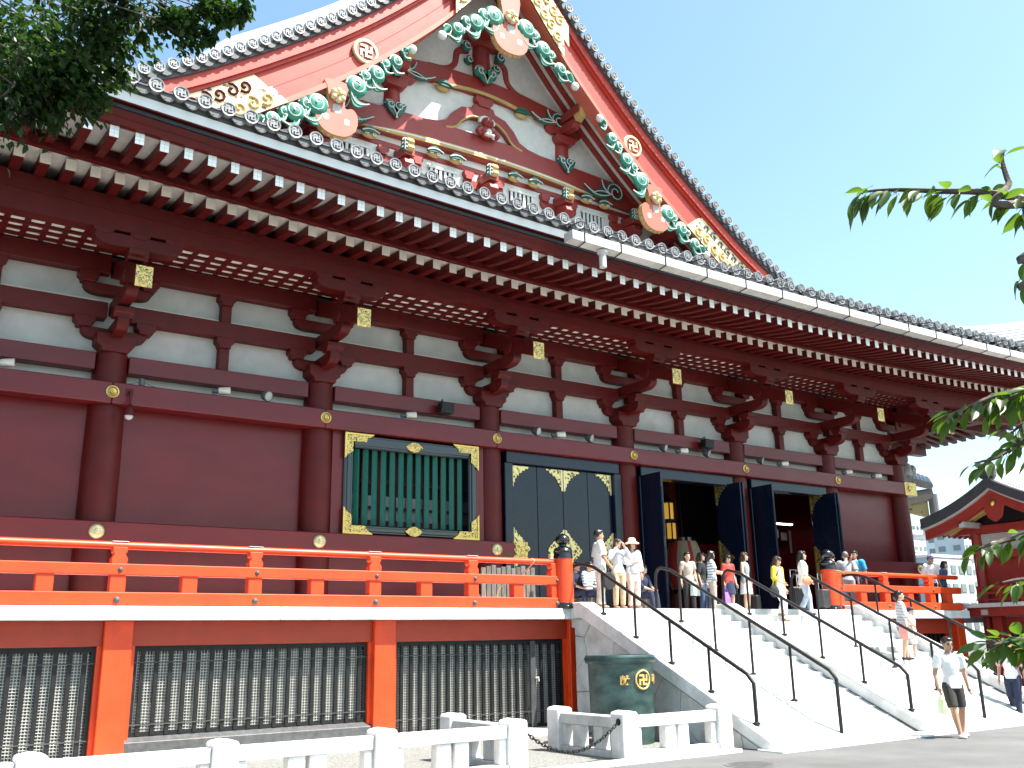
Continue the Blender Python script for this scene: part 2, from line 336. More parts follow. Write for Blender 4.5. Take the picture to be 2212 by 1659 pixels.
plate = MB().box(-0.165, 0.165, -2.445, -2.425, 8.62, 9.06).mesh('gilt_end_plate', FRETS, bevel=0.006)
plater = MB().tube([(0.115*math.cos(t), -2.45, 8.84+0.115*math.sin(t)) for t in [2*math.pi*k/20 for k in range(21)]], 0.016, 6, cap=False).mesh('plate_ring', GOLDW, smooth=50)
oarm = MB().prism([(u, 9.64+v) for u, v in arm_poly(0.86, 0.27)], 'y', -1.78, -1.44).mesh('purlin_arm', RED, bevel=0.01)
obl = [MB().prism(block_poly(c, 0.2, 0.12, 9.86), 'y', -1.80, -1.42).mesh('bearing_block', RED, bevel=0.006) for c in (-0.7, 0, 0.7)]
und = MB().prism([(c-1.62, z) for c, z in block_poly(0, 0.2, 0.22, 9.42)], 'x', -0.2, 0.2).mesh('bearing_block', RED, bevel=0.008)
for x in CX:
    bs = bpy.data.objects.new('bracket_set', cap_me); COL.objects.link(bs); bs.location = Vector((x, 20.76, 0))-H.location; bs.parent = H
    L_ = (x, 20.76, 0)
    for nm, me in (('bracket_arm', arm1_me), ('bracket_arm', arm2_me), ('stepping_arm', out1), ('stepping_arm', out2), ('bearing_block', ob1), ('bearing_block', ob2), ('tail_beam', tailm), ('purlin_arm', oarm), ('bearing_block', und)): obj(nm, me, bs, L_)
    for me in list(blk.values())+obl: obj('bearing_block', me, bs, L_)
    obj('gilt_end_plate', plate, bs, L_); obj('plate_ring', plater, bs, L_)
# ------------------------------------------------------------------ slatted soffit between wall and outer purlin
XE = 39.6
for i in range(NB):
    a, b = CX[i], CX[i+1]
    MB().box(a, b, 19.0, 20.6, 10.06, 10.10).build('soffit_board', CHALK, H)
    for y in (19.38, 19.72, 20.04, 20.36): MB().box(a, b, y-0.05, y+0.05, 10.01, 10.058).build('soffit_bar', RED, H)
    n = 12
    for k in range(n+1):
        x = a+(b-a)*(k+0.5)/(n+1)
        if k == 0: rib = MB().box(-0.055, 0.055, 19.3, 20.5, 10.015, 10.057).mesh('soffit_rib', RED)
        obj('soffit_rib', rib, H, (x, 0, 0))
pu = MB(); px_ = [-9+i*1.2 for i in range(41)]
for x in px_: pu.v += [(x, 18.98, 9.97), (x, 19.30, 9.97), (x, 19.30, 10.33+ec(x)*0.9), (x, 18.98, 10.298+ec(x)*0.9)]
pu.f = [(i*4+j, i*4+(j+1) % 4, (i+1)*4+(j+1) % 4, (i+1)*4+j) for i in range(40) for j in range(4)]; pu.m = [0]*160
pu.build('outer_purlin', RED, H, smooth=30)
pu2 = MB()
for x in px_: pu2.v += [(x, 18.95, 10.16+ec(x)*0.5), (x, 18.98, 10.16+ec(x)*0.5), (x, 18.98, 10.20+ec(x)*0.5), (x, 18.95, 10.20+ec(x)*0.5)]
pu2.f = pu.f; pu2.m = pu.m; pu2.build('purlin_moulding', RED, H)
# ------------------------------------------------------------------ rafters
SP = 0.445; X0 = -1.185
def raft(path, w, h, cw=0.004):
    mb = MB(); fr = [((0, y, z), (1, 0, 0), (0, 0, 1)) for y, z in path]
    mb.sweep(fr, [(-w, -h), (w, -h), (w, h), (-w, h)]); return mb.mesh('rafter', RED, bevel=0.006)
in_path = [(18.2, 10.33), (19.0, 10.415), (20.0, 10.54), (20.9, 10.66)]
out_path = [(16.70, 10.43), (17.1, 10.465), (17.5, 10.52), (17.9, 10.60), (18.35, 10.72)]
r_in = raft(in_path, 0.094, 0.112); r_out = raft(out_path, 0.078, 0.108)
c_in = MB().box(-0.095, 0.095, 18.186, 18.199, 10.216, 10.444).mesh('rafter_cap', CREAM); c_out = MB().box(-0.079, 0.079, 16.684, 16.699, 10.320, 10.540).mesh('rafter_cap', WCAP)
capl = MB()
for z in (10.393, 10.467): capl.box(-0.079, 0.079, 16.6825, 16.684, z-0.003, z+0.003)
capl.box(-0.003, 0.003, 16.6822, 16.684, 10.32, 10.54); capl_me = capl.mesh('cap_seam', GUT)
nr = int((39.0-X0)/SP)
for k in range(nr):
    x = X0+SP*k; e = ec(x)
    ei = e*0.9; r1 = obj('base_rafter', r_in, H, (x, 0, ei)); obj('rafter_cap', c_in, r1, (x, 0, ei))
    r2 = obj('flying_rafter', r_out, H, (x, 0, e)); c2_ = obj('rafter_cap', c_out, r2, (x, 0, e))
    if x < 20: obj('cap_seam', capl_me, r2, (x, 0, e))
def eave(name, prof, m, x0=-9.0, x1=XE, n=48, k=1.0, bev=0):
    mb = MB(); fr = []
    for i in range(n+1):
        x = lerp(x0, x1, i/n); fr.append(((x, 0, ec(x)*k), (0, 1, 0), (0, 0, 1)))
    return mb.sweep(fr, prof).build(name, m, H, smooth=30)
eave('rafter_soffit', [(18.21, 10.447), (18.21, 10.47), (20.9, 10.80), (20.9, 10.776), (19.0, 10.531)], CHALK)
eave('flying_soffit', [(16.72, 10.545), (16.72, 10.565), (17.5, 10.655), (18.2, 10.84), (18.2, 10.815), (17.5, 10.634)], PLAST)
eave('eave_board', [(18.21, 10.446), (18.06, 10.446), (18.06, 10.61), (18.16, 10.62), (18.16, 10.95), (18.21, 10.95)], RED)
eave('eave_board', [(16.74, 10.546), (16.60, 10.546), (16.50, 10.80), (16.74, 10.80)], RED)
eave('eave_board', [(16.55, 10.665), (16.535, 10.665), (16.52, 10.69), (16.55, 10.69)], RED)
eave('drip_rail', [(16.74, 10.802), (16.46, 10.802), (16.46, 10.865), (16.74, 10.865)], BLKM)
eave('drip_rail', [(16.74, 10.867), (16.50, 10.867), (16.50, 10.915), (16.74, 10.915)], BLKM)
eave('white_eave_band', [(16.74, 10.937), (16.42, 10.937), (16.40, 11.125), (16.74, 11.125)], EWHITE)
eave('eave_board', [(16.74, 10.916), (16.41, 10.916), (16.41, 10.936), (16.74, 10.936)], RED)
eave('tile_bed', [(16.9, 11.127), (16.44, 11.127), (16.40, 11.30), (16.9, 11.40)], TILED)
# ------------------------------------------------------------------ eave tiles
def manji(s=1.0, y=0.0, t=0.012):
    """Buddhist manji emblem in raised bars, facing -y"""
    mb = MB(); a = 0.62*s; w = 0.11*s
    def bar(u0, u1, v0, v1): mb.box(u0, u1, y-t, y, v0, v1)
    bar(-w, w, -a, a); bar(-a, -w, -w, w); bar(w, a, -w, w)
    # arms turn to the left of their direction of travel, as on the tiles
    bar(-a*0.98, -w, a-2*w, a); bar(w, a*0.98, -a, -a+2*w); bar(a-2*w, a, w, a*0.98); bar(-a, -a+2*w, -a*0.98, -w)
    return mb
tl = MB()
tl.lathe([(0.118, 0.0), (0.118, -0.02), (0.145, -0.025), (0.145, 0.10), (0.128, 0.12), (0.12, 0.55)], (0, 16.27, 11.37), axis='y', n=20)
tile_me = tl.mesh('round_eave_tile', TILE, smooth=35)
mj_ = manji(0.118, 16.254, 0.016); mj_.v = [(x, y, z+11.37) for x, y, z in mj_.v]; mj_me = mj_.mesh('tile_emblem', TILE)
ft = MB(); pts = []
for k in range(9):
    t = k/8; u = lerp(-SP/2+0.03, SP/2-0.03, t); sag = math.sin(t*math.pi); pts.append((u, sag))
poly = [(u, 11.30-0.03*s) for u, s in pts] + [(u, 11.27-0.155*s) for u, s in reversed(pts)]
ft.prism(poly, 'y', 16.29, 16.33)
poly = [(u, 11.325-0.03*s) for u, s in pts] + [(u, 11.30-0.03*s) for u, s in reversed(pts)]
ft.prism(poly, 'y', 16.26, 16.6)
for u in (-0.05, 0.06): ft.ell((u, 16.288, 11.17), (0.012, 0.008, 0.012), 8, 5)
flat_me = ft.mesh('flat_eave_tile', TILED, smooth=30)
nt_ = int((39.3-X0)/SP)
for k in range(nt_):
    x = X0+SP*k+0.12; e = ec(x)
    t_ = obj('round_eave_tile', tile_me, H, (x, 0, e)); obj('tile_emblem', mj_me, t_, (x, 0, e))
    obj('flat_eave_tile', flat_me, H, (x+SP/2, 0, e))
# skirt roof: deck and tile rolls
sk = MB()
xs = [-9+i*1.0 for i in range(50)]
def skz(y, x): return 11.38+ec(x)*max(0, 1-(y-16.4)/4)+0.46*(y-16.4)+0.02*(y-16.4)**2
ys = [16.42, 17.4, 18.4, 19.4, 20.6]
vv = [(x, y, skz(y, x)) for x in xs for y in ys]; ny = len(ys)
sk.add(vv, [(i*ny+j, (i+1)*ny+j, (i+1)*ny+j+1, i*ny+j+1) for i in range(len(xs)-1) for j in range(ny-1)])
skirt = sk.build('skirt_roof', TILED, H, smooth=40)
rolls = MB()
for k in range(nt_):
    x = X0+SP*k+0.12
    rolls.tube([(x, y, skz(y, x)+0.03) for y in (16.8, 17.6, 18.4, 19.4, 20.5)], 0.115, 8)
stuff(rolls.build('tile_rolls', TILE, skirt, smooth=40))
# ------------------------------------------------------------------ metal gutter
def gz(x): return 10.62+ec(x)*0.8
gm = MB(); fr = [((x, 0, gz(x)), (0, 1, 0), (0, 0, 1)) for x in [12.55+i*1.35 for i in range(21)]]
gm.sweep(fr, [(15.74, 0.02), (16.06, 0.02), (16.06, 0.235), (15.74, 0.235)])
gut = gm.build('gutter', GUT, H)
gs = [12.9]+[14.0+1.42*i for i in range(17)]
for i in range(1, len(fr)-1):
    x = fr[i][0][0]; MB().box(x-0.03, x+0.03, 15.732, 16.068, gz(x)+0.012, gz(x)+0.243).build('gutter_joint', GUT, gut)
for x in gs:
    e = ec(x); z = gz(x)
    st = MB(); st.tube([(x, 16.32, 11.22+e), (x, 15.9, 11.18+e), (x, 15.725, 11.1+e), (x, 15.725, z+0.005), (x, 16.55, z-0.10)], 0.014, 6)
    st.obox((x, 16.25, 11.16+e), Vector((0.05, 0, 0)), Vector((0, 0.09, 0)), Vector((0, 0, 0.03)))
    st.build('gutter_strap', BLKM, gut)
for x in (13.55, 33.0):
    MB().lathe([(0.13, 0.0), (0.13, -0.06), (0.085, -0.10), (0.085, -0.42), (0.08, -0.42)], (x, 15.9, gz(x)), n=16).build('gutter_outlet', GUT, gut, smooth=40)
# ------------------------------------------------------------------ far corner: eaves of the front side seen from below
fr_me = MB().sweep([((31.5, 0, 11.5), (0, 1, 0), (0, 0, 1)), ((35, 0, 10.85), (0, 1, 0), (0, 0, 1)), ((38.2, 0, 10.36), (0, 1, 0), (0, 0, 1)), ((40.0, 0, 10.16), (0, 1, 0), (0, 0, 1))], [(-0.10, -0.13), (0.10, -0.13), (0.10, 0.13), (-0.10, 0.13)]).mesh('front_rafter', RED, bevel=0.01)
fc_me = MB().box(40.001, 40.012, -0.10, 0.10, 10.03, 10.29).mesh('rafter_cap', WCAP)
for k in range(34):
    y = 18.6+k*0.43; e_ = max(0.0, 0.24*(1-k/12)); f_ = obj('front_rafter', fr_me, H, (0, y, e_)); obj('rafter_cap', fc_me, f_, (0, y, e_))
MB().add([(31.5, 17, 11.66), (31.5, 40, 11.64), (40.1, 40, 10.31), (40.1, 24, 10.31), (40.1, 17, 10.58)], [(0, 1, 2, 3, 4)]).build('front_soffit', PLAST, H)
MB().sweep([((40.05, 16.4, 10.95), (1, 0, 0), (0, 0, 1)), ((40.05, 22, 10.55), (1, 0, 0), (0, 0, 1)), ((40.05, 40, 10.45), (1, 0, 0), (0, 0, 1))], [(-0.1, -0.12), (0.2, -0.12), (0.3, 0.55), (-0.1, 0.55)]).build('front_eave_board', RED, H)
MB().sweep([((31.4, 20.5, 9.9), (0.6, 0.8, 0), (0, 0, 1)), ((38.2, 17.7, 9.75), (0.6, 0.8, 0), (0, 0, 1))], [(-0.18, -0.25), (0.18, -0.25), (0.18, 0.25), (-0.18, 0.25)]).build('hip_rafter', RED, H, bevel=0.02)
MB().box(36.2, 36.7, 17.9, 40, 9.95, 10.4).build('front_purlin', RED, H, bevel=0.02)
for y in (24.6,): MB().box(31.6, 39.4, y-0.2, y+0.2, 9.62, 10.05).build('front_tie_beam', RED, H, bevel=0.02)
MB().prism([(31.5, 9.2), (32.6, 9.0), (33.4, 8.95), (33.4, 9.3), (32.4, 9.7), (31.5, 9.7)], 'y', 20.6, 20.95).build('corner_tail_beam', RED, H, bevel=0.015)
MB().box(-9, 40, 20.95, 21.1, 9.9, 13.3).build('upper_wall', RED, H)
# right-hand skirt roof and hip ridge
MB().add([(23.6, 20.0, 13.3), (23.6, 42, 13.3), (40.2, 42, 10.9), (40.2, 16.35, 11.5)], [(0, 1, 2, 3)]).build('front_roof_slope', TILE, H)
def stack(path, w, h, n, name, parent, m=RIDGE, capr=0.13):
    o = None
    for k in range(n):
        z0 = h*k/n; z1 = h*(k+1)/n-0.022; ww = w*(1-0.12*k/n)
        mb = MB().sweep([(p, ax, (0, 0, 1)) for p, ax in path], [(-ww, z0), (ww, z0), (ww, z1), (-ww, z1)])
        q = mb.build(name if k == 0 else 'ridge_course', m, parent if k == 0 else o)
        if k == 0: o = q
    MB().tube([Vector(p)+Vector((0, 0, h+capr*0.6)) for p, ax in path], capr, 10).build('ridge_cap', m, o, smooth=40)
    return o
hp = spline([(24.2, 19.9, 12.30), (29.0, 18.85, 11.95), (31.1, 18.4, 11.93), (33.0, 17.95, 12.03), (35.6, 17.36, 12.52), (38.8, 16.7, 13.2)], 4)
stack([(p, (0.25, 0.97, 0)) for p in hp], 0.2, 0.56, 5, 'hip_ridge', H)
MB().lathe([(0.5, 0), (0.46, -0.1), (0.3, -0.14), (0, -0.16)], (38.95, 16.7, 13.6), axis='y', n=16).build('ridge_end_ornament', TILED, H, smooth=30)
# ================================================================== gable
GX, GY, GW = 13.39, 19.40, 20.98          # centre line, bargeboard face, gable wall face
TP = spline([(0, 22.75), (1.0, 21.35), (1.97, 20.15), (2.61, 19.44), (3.47, 18.57), (4.39, 17.70), (5.35, 16.87), (6.6, 15.90), (7.62, 15.15), (8.68, 14.42), (9.78, 13.78), (10.7, 13.32), (11.3, 13.05)], 4)
TP = [(p.x, p.y) for p in TP]
def T(dx):
    dx = abs(dx)
    for (a, za), (b, zb) in zip(TP, TP[1:]):
        if a <= dx <= b: return za+(zb-za)*(dx-a)/(b-a)
    return TP[-1][1]
def Tslope(dx): return (T(abs(dx)+0.1)-T(max(0, abs(dx)-0.1)))/(0.1+min(abs(dx), 0.1))
def band(name, side, o0, o1, y0, y1, m, d0=0.0, d1=11.2, n=40, parent=None, smooth=30, o0b=None, o1b=None, fade=0.0):
    """strip of bargeboard: vertical offsets o0..o1 below the verge, between depths y0..y1"""
    mb = MB(); rows = []
    for i in range(n+1):
        dx = lerp(d0, d1, i/n); t = i/n
        a = o0 if o0b is None else lerp(o0, o0b, t); b = o1 if o1b is None else lerp(o1, o1b, t)
        z = T(dx); x = GX+side*dx
        if fade: q_ = max(0.02, min(1, (d1-dx)/fade)); a *= q_; b *= q_
        rows.append([(x, y0, z+a), (x, y1, z+a), (x, y1, z+b), (x, y0, z+b)])
    v = [p for r in rows for p in r]; f = []
    for i in range(n):
        for j in range(4): f.append((i*4+j, i*4+(j+1) % 4, (i+1)*4+(j+1) % 4, (i+1)*4+j))
    f += [(0, 1, 2, 3), (n*4+3, n*4+2, n*4+1, n*4)]
    return mb.add(v, f).build(name, m, parent or H, smooth=smooth)
for s in (-1, 1):
    band('verge_bed', s, -0.10, -0.30, GY-0.22, GY+1.8, TILED)
    band('bargeboard_moulding', s, -0.302, -0.62, GY-0.16, GY+0.3, VERMB)
    band('bargeboard_moulding', s, -0.622, -0.72, GY-0.09, GY+0.3, VERMB)
    band('bargeboard', s, -0.722, -1.24, GY-0.02, GY+0.3, VERMB)
    band('bargeboard', s, -1.265, -1.70, GY-0.05, GY+0.3, VERMB)
    band('bargeboard_groove', s, -1.241, -1.264, GY+0.02, GY+0.3, GRED)
    band('bargeboard_trim', s, -1.702, -1.86, GY-0.14, GY+0.35, PINK)
    # soffit behind the board: cream with red ribs running up the slope
    band('verge_soffit', s, -1.30, -1.33, GY+0.3, GW+0.2, CHALK)
    for y in (GY+0.42, GY+0.78, GY+1.14): band('verge_rib', s, -1.332, -1.45, y, y+0.16, GRED)
    # main roof slope, and the descending ridge standing on it behind the verge tiles
    band('main_roof_slope', s, -0.02, -0.09, GY+0.2, 42, TILE)
    o = None
    for k in range(5):
        q = band('descending_ridge' if k == 0 else 'ridge_course', s, 0.0+0.155*k, 0.145+0.155*k, GY+0.62+0.03*k, GY+1.15-0.03*k, RIDGE, d0=0.3, d1=9.9, parent=o, fade=2.2)
        if k == 0: o = q
    band('ridge_cap', s, 0.775, 0.90, GY+0.78, GY+1.0, RIDGE, d0=0.3, d1=9.85, parent=o, fade=2.2)
stack([((GX, y, 22.8), (1, 0, 0)) for y in (19.6, 24, 30, 36, 42)], 0.45, 1.3, 6, 'main_ridge', H)
# verge tiles: short rolls laid across the edge, round ends to the front
vt = MB(); vt.lathe([(0.105, 0.0), (0.105, -0.02), (0.132, -0.024), (0.132, 0.10), (0.118, 0.12), (0.112, 0.7)], (0, GY-0.30, 0), axis='y', n=18)
vt_me = vt.mesh('verge_tile', TILE, smooth=35); ve_me = manji(0.105, GY-0.316, 0.014).mesh('tile_emblem', TILE)
vf_me = MB().prism([(-0.15, -0.02), (0.15, -0.02), (0.12, -0.12), (0.05, -0.17), (-0.05, -0.17), (-0.12, -0.12)], 'y', GY-0.28, GY-0.2).mesh('verge_pendant', TILED)
for s in (-1, 1):
    arc = 0; last = 0.15; dx = 0.15; pos = []
    while dx < 11.2:
        pos.append(dx); sl_ = Tslope(dx); dx += 0.345/math.sqrt(1+sl_*sl_)
    for i, d in enumerate(pos):
        x, z = GX+s*d, T(d)+0.0
        q = obj('verge_tile', vt_me, H, (x, 0, z)); obj('tile_emblem', ve_me, q, (x, 0, z))
        if i+1 < len(pos):
            d2 = (d+pos[i+1])/2; obj('verge_pendant', vf_me, q, (GX+s*d2, 0, T(d2)-0.06))
# big roundels on the boards
rd = MB().lathe([(0.36, 0.02), (0.36, -0.05), (0.33, -0.075), (0.27, -0.075), (0.26, -0.04), (0.0, -0.04)], (0, 0, 0), axis='y', n=28).mesh('roundel', GOLDW, smooth=35)
rdb = MB().lathe([(0.258, -0.03), (0.258, -0.046), (0, -0.046)], (0, 0, 0), axis='y', n=24).mesh('roundel_ground', GRED)
rde = manji(0.27, -0.046, 0.03).mesh('roundel_emblem', GOLDW)
for s in (-1, 1):
    L_ = (GX+s*4.45, GY-0.06, T(4.45)-1.34); q = obj('roundel', rd, H, L_); obj('roundel_ground', rdb, q, L_); obj('roundel_emblem', rde, q, L_)
# gilt fretwork sheathing at the feet and the top of the bargeboards
def fret(s, d0, d1, o0, o1, y, cut):
    n = 14; top = []; bot = []
    for i in range(n+1):
        t = i/n; dx = lerp(d0, d1, t)
        edge = 0.05*abs(math.sin(t*math.pi*6))
        top.append((GX+s*dx, T(dx)+o0)); bot.append((GX+s*(dx+cut*(1 if d1 > d0 else -1)), T(dx+cut*(1 if d1 > d0 else -1))+o1))
    pl = top+bot[::-1]
    return MB().prism(pl, 'y', y, y-0.025).build('gilt_fretwork', FRETW, H)
def curls(s, d0, d1, oc, y, n, r, m):
    """row of scroll tendrils in relief on the gilt sheath"""
    mb = MB()
    for i in range(n):
        dx = lerp(d0, d1, (i+0.5)/n); c = (GX+s*dx, T(dx)+oc); sg = 1 if i % 2 else -1; pts = []
        for k in range(12):
            a = k/11*math.pi*2.3; rr = r*(1-0.075*k); pts.append((c[0]+rr*math.cos(a+1)*s, y, c[1]+sg*rr*math.sin(a+1)))
        mb.tube(pts, 0.035, 5)
    mb.build('fretwork_scroll', m, H, smooth=40)
for s in (-1, 1):
    fret(s, 7.25, 9.9, -0.73, -1.20, GY-0.03, -0.35); fret(s, 6.85, 9.4, -1.27, -1.85, GY-0.16, -0.4)
    curls(s, 7.3, 9.6, -0.97, GY-0.065, 8, 0.17, RED if s < 0 else DGREY); curls(s, 6.8, 9.0, -1.56, GY-0.2, 7, 0.18, OCHRE)
    fret(s, 2.05, 0.02, -0.50, -1.23, GY-0.18, -0.0); fret(s, 1.85, 0.02, -1.24, -1.87, GY-0.19, 0.0)
    curls(s, 0.5, 1.85, -0.85, GY-0.215, 6, 0.2, OCHRE); curls(s, 0.6, 1.75, -1.52, GY-0.225, 5, 0.19, OCHRE)
# ------------------------------------------------------------------ gable pendants (coral lobed boards with jade leaf scrolls)
def scroll(mb, c, r, sg, y, k=1.0):
    """one curled leaf: jade dome, white spiral, two crescents"""
    mb.ell((c[0], y, c[1]), (r, 0.13*k, r), 14, 8, 0)
    pts = []
    for i in range(22):
        t = i/21; a = t*math.pi*3.2; rr = r*(0.92-0.78*t); pts.append((c[0]+sg*rr*math.cos(a), y-0.13*k*(0.35+0.75*t), c[1]+rr*math.sin(a)))
    mb.tube(pts, [0.023*(1-0.35*i/21) for i in range(22)], 6, 1)
def leaf(mb, a, b, w, y, m=0, bend=0.25):
    a, b = Vector((a[0], 0, a[1])), Vector((b[0], 0, b[1])); d = b-a; nrm = Vector((-d.z, 0, d.x)); L = []; Rr = []
    for i in range(9):
        t = i/8; c = a+d*t+nrm*(bend*math.sin(t*math.pi)); ww = w*math.sin(math.pi*min(1, t*0.9+0.08))
        n2 = nrm.normalized()*ww; L.append(c+n2); Rr.append(c-n2)
    poly = [(p.x, p.z) for p in L]+[(p.x, p.z) for p in reversed(Rr)]
    mb.prism(poly, 'y', y, y-0.06, m)
    mb.tube([((p.x+q.x)/2, y-0.07, (p.z+q.z)/2) for p, q in zip(L, Rr)], 0.016, 5, 1)
def pendant(cx, cz, k, side):
    """cz: height of the flower boss"""
    Y = GY-0.13
    half = ([(0.0, 0.95), (0.30, 0.70)] if side == 0 else [(0.0, 0.46), (0.33, 0.40)])+[(0.26, 0.20), (0.20, -0.18), (0.26, -0.27), (0.40, -0.22), (0.52, -0.32), (0.56, -0.52), (0.50, -0.76), (0.38, -0.93), (0.22, -1.02), (0.0, -1.05)]
    pr = half + [(-u, v) for u, v in reversed(half[1:-1])]
    pr = [(p.x, p.y) for p in spline([(u, v) for u, v in pr]+[pr[0]], 3)][:-1]
    poly = [(cx+u*k, cz+v*k) for u, v in pr]
    pd = MB().prism(poly, 'y', Y, Y-0.02, 0).build('gable_pendant', PINK, H)
    MB().prism([(cx+u*k*1.015, cz+(v-0.01)*k) for u, v in pr], 'y', Y+0.002, Y+0.15, 0).build('pendant_edge', OCHRE, pd, smooth=20)
    # scalloped lower rim
    rim = MB()
    for i in range(11):
        a = math.pi+math.pi*(i+0.5)/11; rim.ell((cx+0.53*k*math.cos(a), Y+0.08, cz-0.50*k+0.53*k*math.sin(a)), (0.075*k, 0.07, 0.075*k), 8, 6)
    rim.build('pendant_rim', OCHRE, pd, smooth=40)
    # three pierced cloud openings
    for (u, v, r) in ((0, -0.33, 0.15), (-0.27, -0.62, 0.10), (0.27, -0.62, 0.10)):
        hb = MB(); pts = [(cx+k*(u+r*math.cos(a)*(1.0+0.28*math.cos(2*a+math.pi))), cz+k*(v+r*0.85*math.sin(a))) for a in [2*math.pi*i/18 for i in range(18)]]
        hb.prism(pts, 'y', Y-0.018, Y-0.024); hb.build('pierced_opening', PLAST, pd)
    # flower boss
    fl = MB()
    for i in range(6):
        a = math.pi/6+i*math.pi/3; fl.ell((cx+0.13*k*math.cos(a), Y-0.09, cz+0.13*k*math.sin(a)), (0.085*k, 0.08, 0.085*k), 10, 6)
    fl.lathe([(0.19*k, 0), (0.19*k, -0.06), (0.12*k, -0.10), (0, -0.10)], (cx, Y-0.01, cz), axis='y', n=6); fl.ell((cx, Y-0.17, cz), (0.045*k, 0.07, 0.045*k), 8, 6)
    fl.build('flower_boss', GOLDW, pd, smooth=50)
    # leaf fins either side: they follow the underside of the boards
    for s in (-1, 1):
        fin = MB(); n = 6
        for i in range(n):
            t = i/(n-1); u = s*k*(0.50+1.36*t)
            if side == 0: v = -0.08-1.02*t+(0.10 if i % 2 else -0.04)
            else:
                # uphill side climbs, downhill side falls, both tucked under the trim
                dxl = abs(cx+u-GX); v = (T(dxl)-1.86-cz)/k-0.27+0.10*t+(0.05 if i % 2 else -0.08)
            c = (cx+u, cz+v*k); r = k*((0.30 if i % 2 == 0 else 0.22)*(1-0.42*t))
            scroll(fin, c, r, s if i % 2 else -s, Y+0.03+(0.05 if i % 2 else 0))
            leaf(fin, (c[0]-s*r*0.5, c[1]-r*0.6), (c[0]+s*r*1.2, c[1]-r*1.35), r*0.34, Y+0.05, 0, -0.35*s)
            leaf(fin, (c[0]-s*r*1.0, c[1]-r*0.1), (c[0]-s*r*0.1, c[1]-r*1.45), r*0.30, Y+0.08, 0, 0.35*s)
        c2 = (cx+s*k*2.05, (cz-1.30*k) if side == 0 else cz+((T(abs(cx+s*k*2.05-GX))-1.86-cz)/k-0.20)*k)
        fin.tube([(c[0], Y, c[1]), ((c[0]+c2[0])/2, Y, (c[1]+c2[1])/2+0.05), (c2[0], Y, c2[1])], [0.10*k, 0.07*k, 0.06*k], 8, 0)
        fin.ell((c2[0], Y-0.02, c2[1]), (0.12*k, 0.11, 0.12*k), 10, 7, 1)
        fin.build('leaf_scroll_fin', [JADE, CHALK], pd, smooth=45)
pendant(GX, 19.02, 1.1, 0)
pendant(GX-5.2, 14.74, 1.0, -1); pendant(GX+5.2, 14.74, 1.0, 1)
# ------------------------------------------------------------------ gable wall
wp = [(GX-9.6, 13.2), (GX+9.6, 13.2)] + [(GX+d, T(d)-0.95) for d in (9, 8, 7, 6, 5, 4, 3, 2, 1)] + [(GX, T(0)-1.0)] + [(GX-d, T(d)-0.95) for d in (1, 2, 3, 4, 5, 6, 7, 8, 9)]
MB().prism(wp, 'y', GW-0.13, GW+0.3).build('gable_wall', CHALK, H)
def rbeam(name, dx, z0, z1, rise, y0, y1, m=GRED):
    """rainbow beam: arched top and bottom"""
    n = 20; top = []; bot = []
    for i in range(n+1):
        u = lerp(-dx, dx, i/n); c = 1-(u/dx)**2; top.append((GX+u, z1+rise*c)); bot.append((GX+u, z0+rise*0.8*c))
    return MB().prism(bot+top[::-1], 'y', y0, y1).build(name, m, H, bevel=0.02)
b1 = rbeam('rainbow_beam', 6.1, 14.95, 15.72, 0.22, GW-0.30, GW+0.12)
b2 = rbeam('rainbow_beam', 3.25, 17.02, 17.55, 0.30, GW-0.26, GW+0.12)
def goldline(dx, z, rise, y, w):
    n = 24; fr_ = []; top = []; bot = []
    for i in range(n+1):
        u = lerp(-dx, dx, i/n); c = 1-(u/dx)**2; ww = w*min(1, 4*(1-abs(u)/dx)+0.05); zz = z+rise*c; top.append((GX+u, zz+ww)); bot.append((GX+u, zz-ww))
    return bot+top[::-1]
MB().prism(goldline(3.9, 15.08, 0.20, 0, 0.075), 'y', GW-0.30, GW-0.36).build('gilt_line', OCHRE, b1)
MB().prism(goldline(3.85, 15.10, 0.20, 0, 0.022), 'y', GW-0.36, GW-0.368).build('gilt_line', CHALK, b1)
MB().prism(goldline(1.75, 17.08, 0.26, 0, 0.05), 'y', GW-0.26, GW-0.31).build('gilt_line', OCHRE, b2)
MB().box(GX-8.3, GX+8.3, GW-0.16, GW+0.12, 14.76, 14.92).build('gable_sill_beam', GRED, H, bevel=0.015)
MB().box(GX-9.2, GX+9.2, GW-0.2, GW+0.12, 13.1, 13.35).build('gable_base_beam', GRED, H, bevel=0.015)
# painted swirl carvings at the beam ends: outlined jade tendrils
def swirl(cx, cz, s, k, y):
    mb = MB(); pts = []
    for i in range(26):
        t = i/25; a = -0.4+t*math.pi*3.0; rr = 0.36*k*(1-0.72*t); pts.append((cx+s*rr*math.cos(a), y-0.02, cz+rr*math.sin(a)))
    mb.tube(pts, [0.075*k]*26, 6, 0, flat=(1, 0.4, 1)); mb.tube([(p[0]*1, p[1]-0.035, p[2]) for p in pts], [0.016]*26, 5, 1)
    for (dx, dz, w, b_) in ((1.35, -0.02, 0.10, -0.18), (1.0, -0.25, 0.09, 0.12), (0.6, 0.32, 0.08, -0.2)):
        leaf(mb, (cx+s*0.2*k, cz-0.12*k), (cx+s*dx*k, cz+dz*k), w*k, y, 0, b_*s*k)
    mb.ell((cx, y-0.02, cz), (0.09*k, 0.05, 0.09*k), 8, 6, 2)
    return mb.build('swirl_carving', [JADED, CHALK, RED], H, smooth=45)
for s in (-1, 1):
    swirl(GX+s*4.85, 15.42, -s, 0.95, GW-0.31); swirl(GX+s*2.75, 17.30, -s, 0.80, GW-0.27)
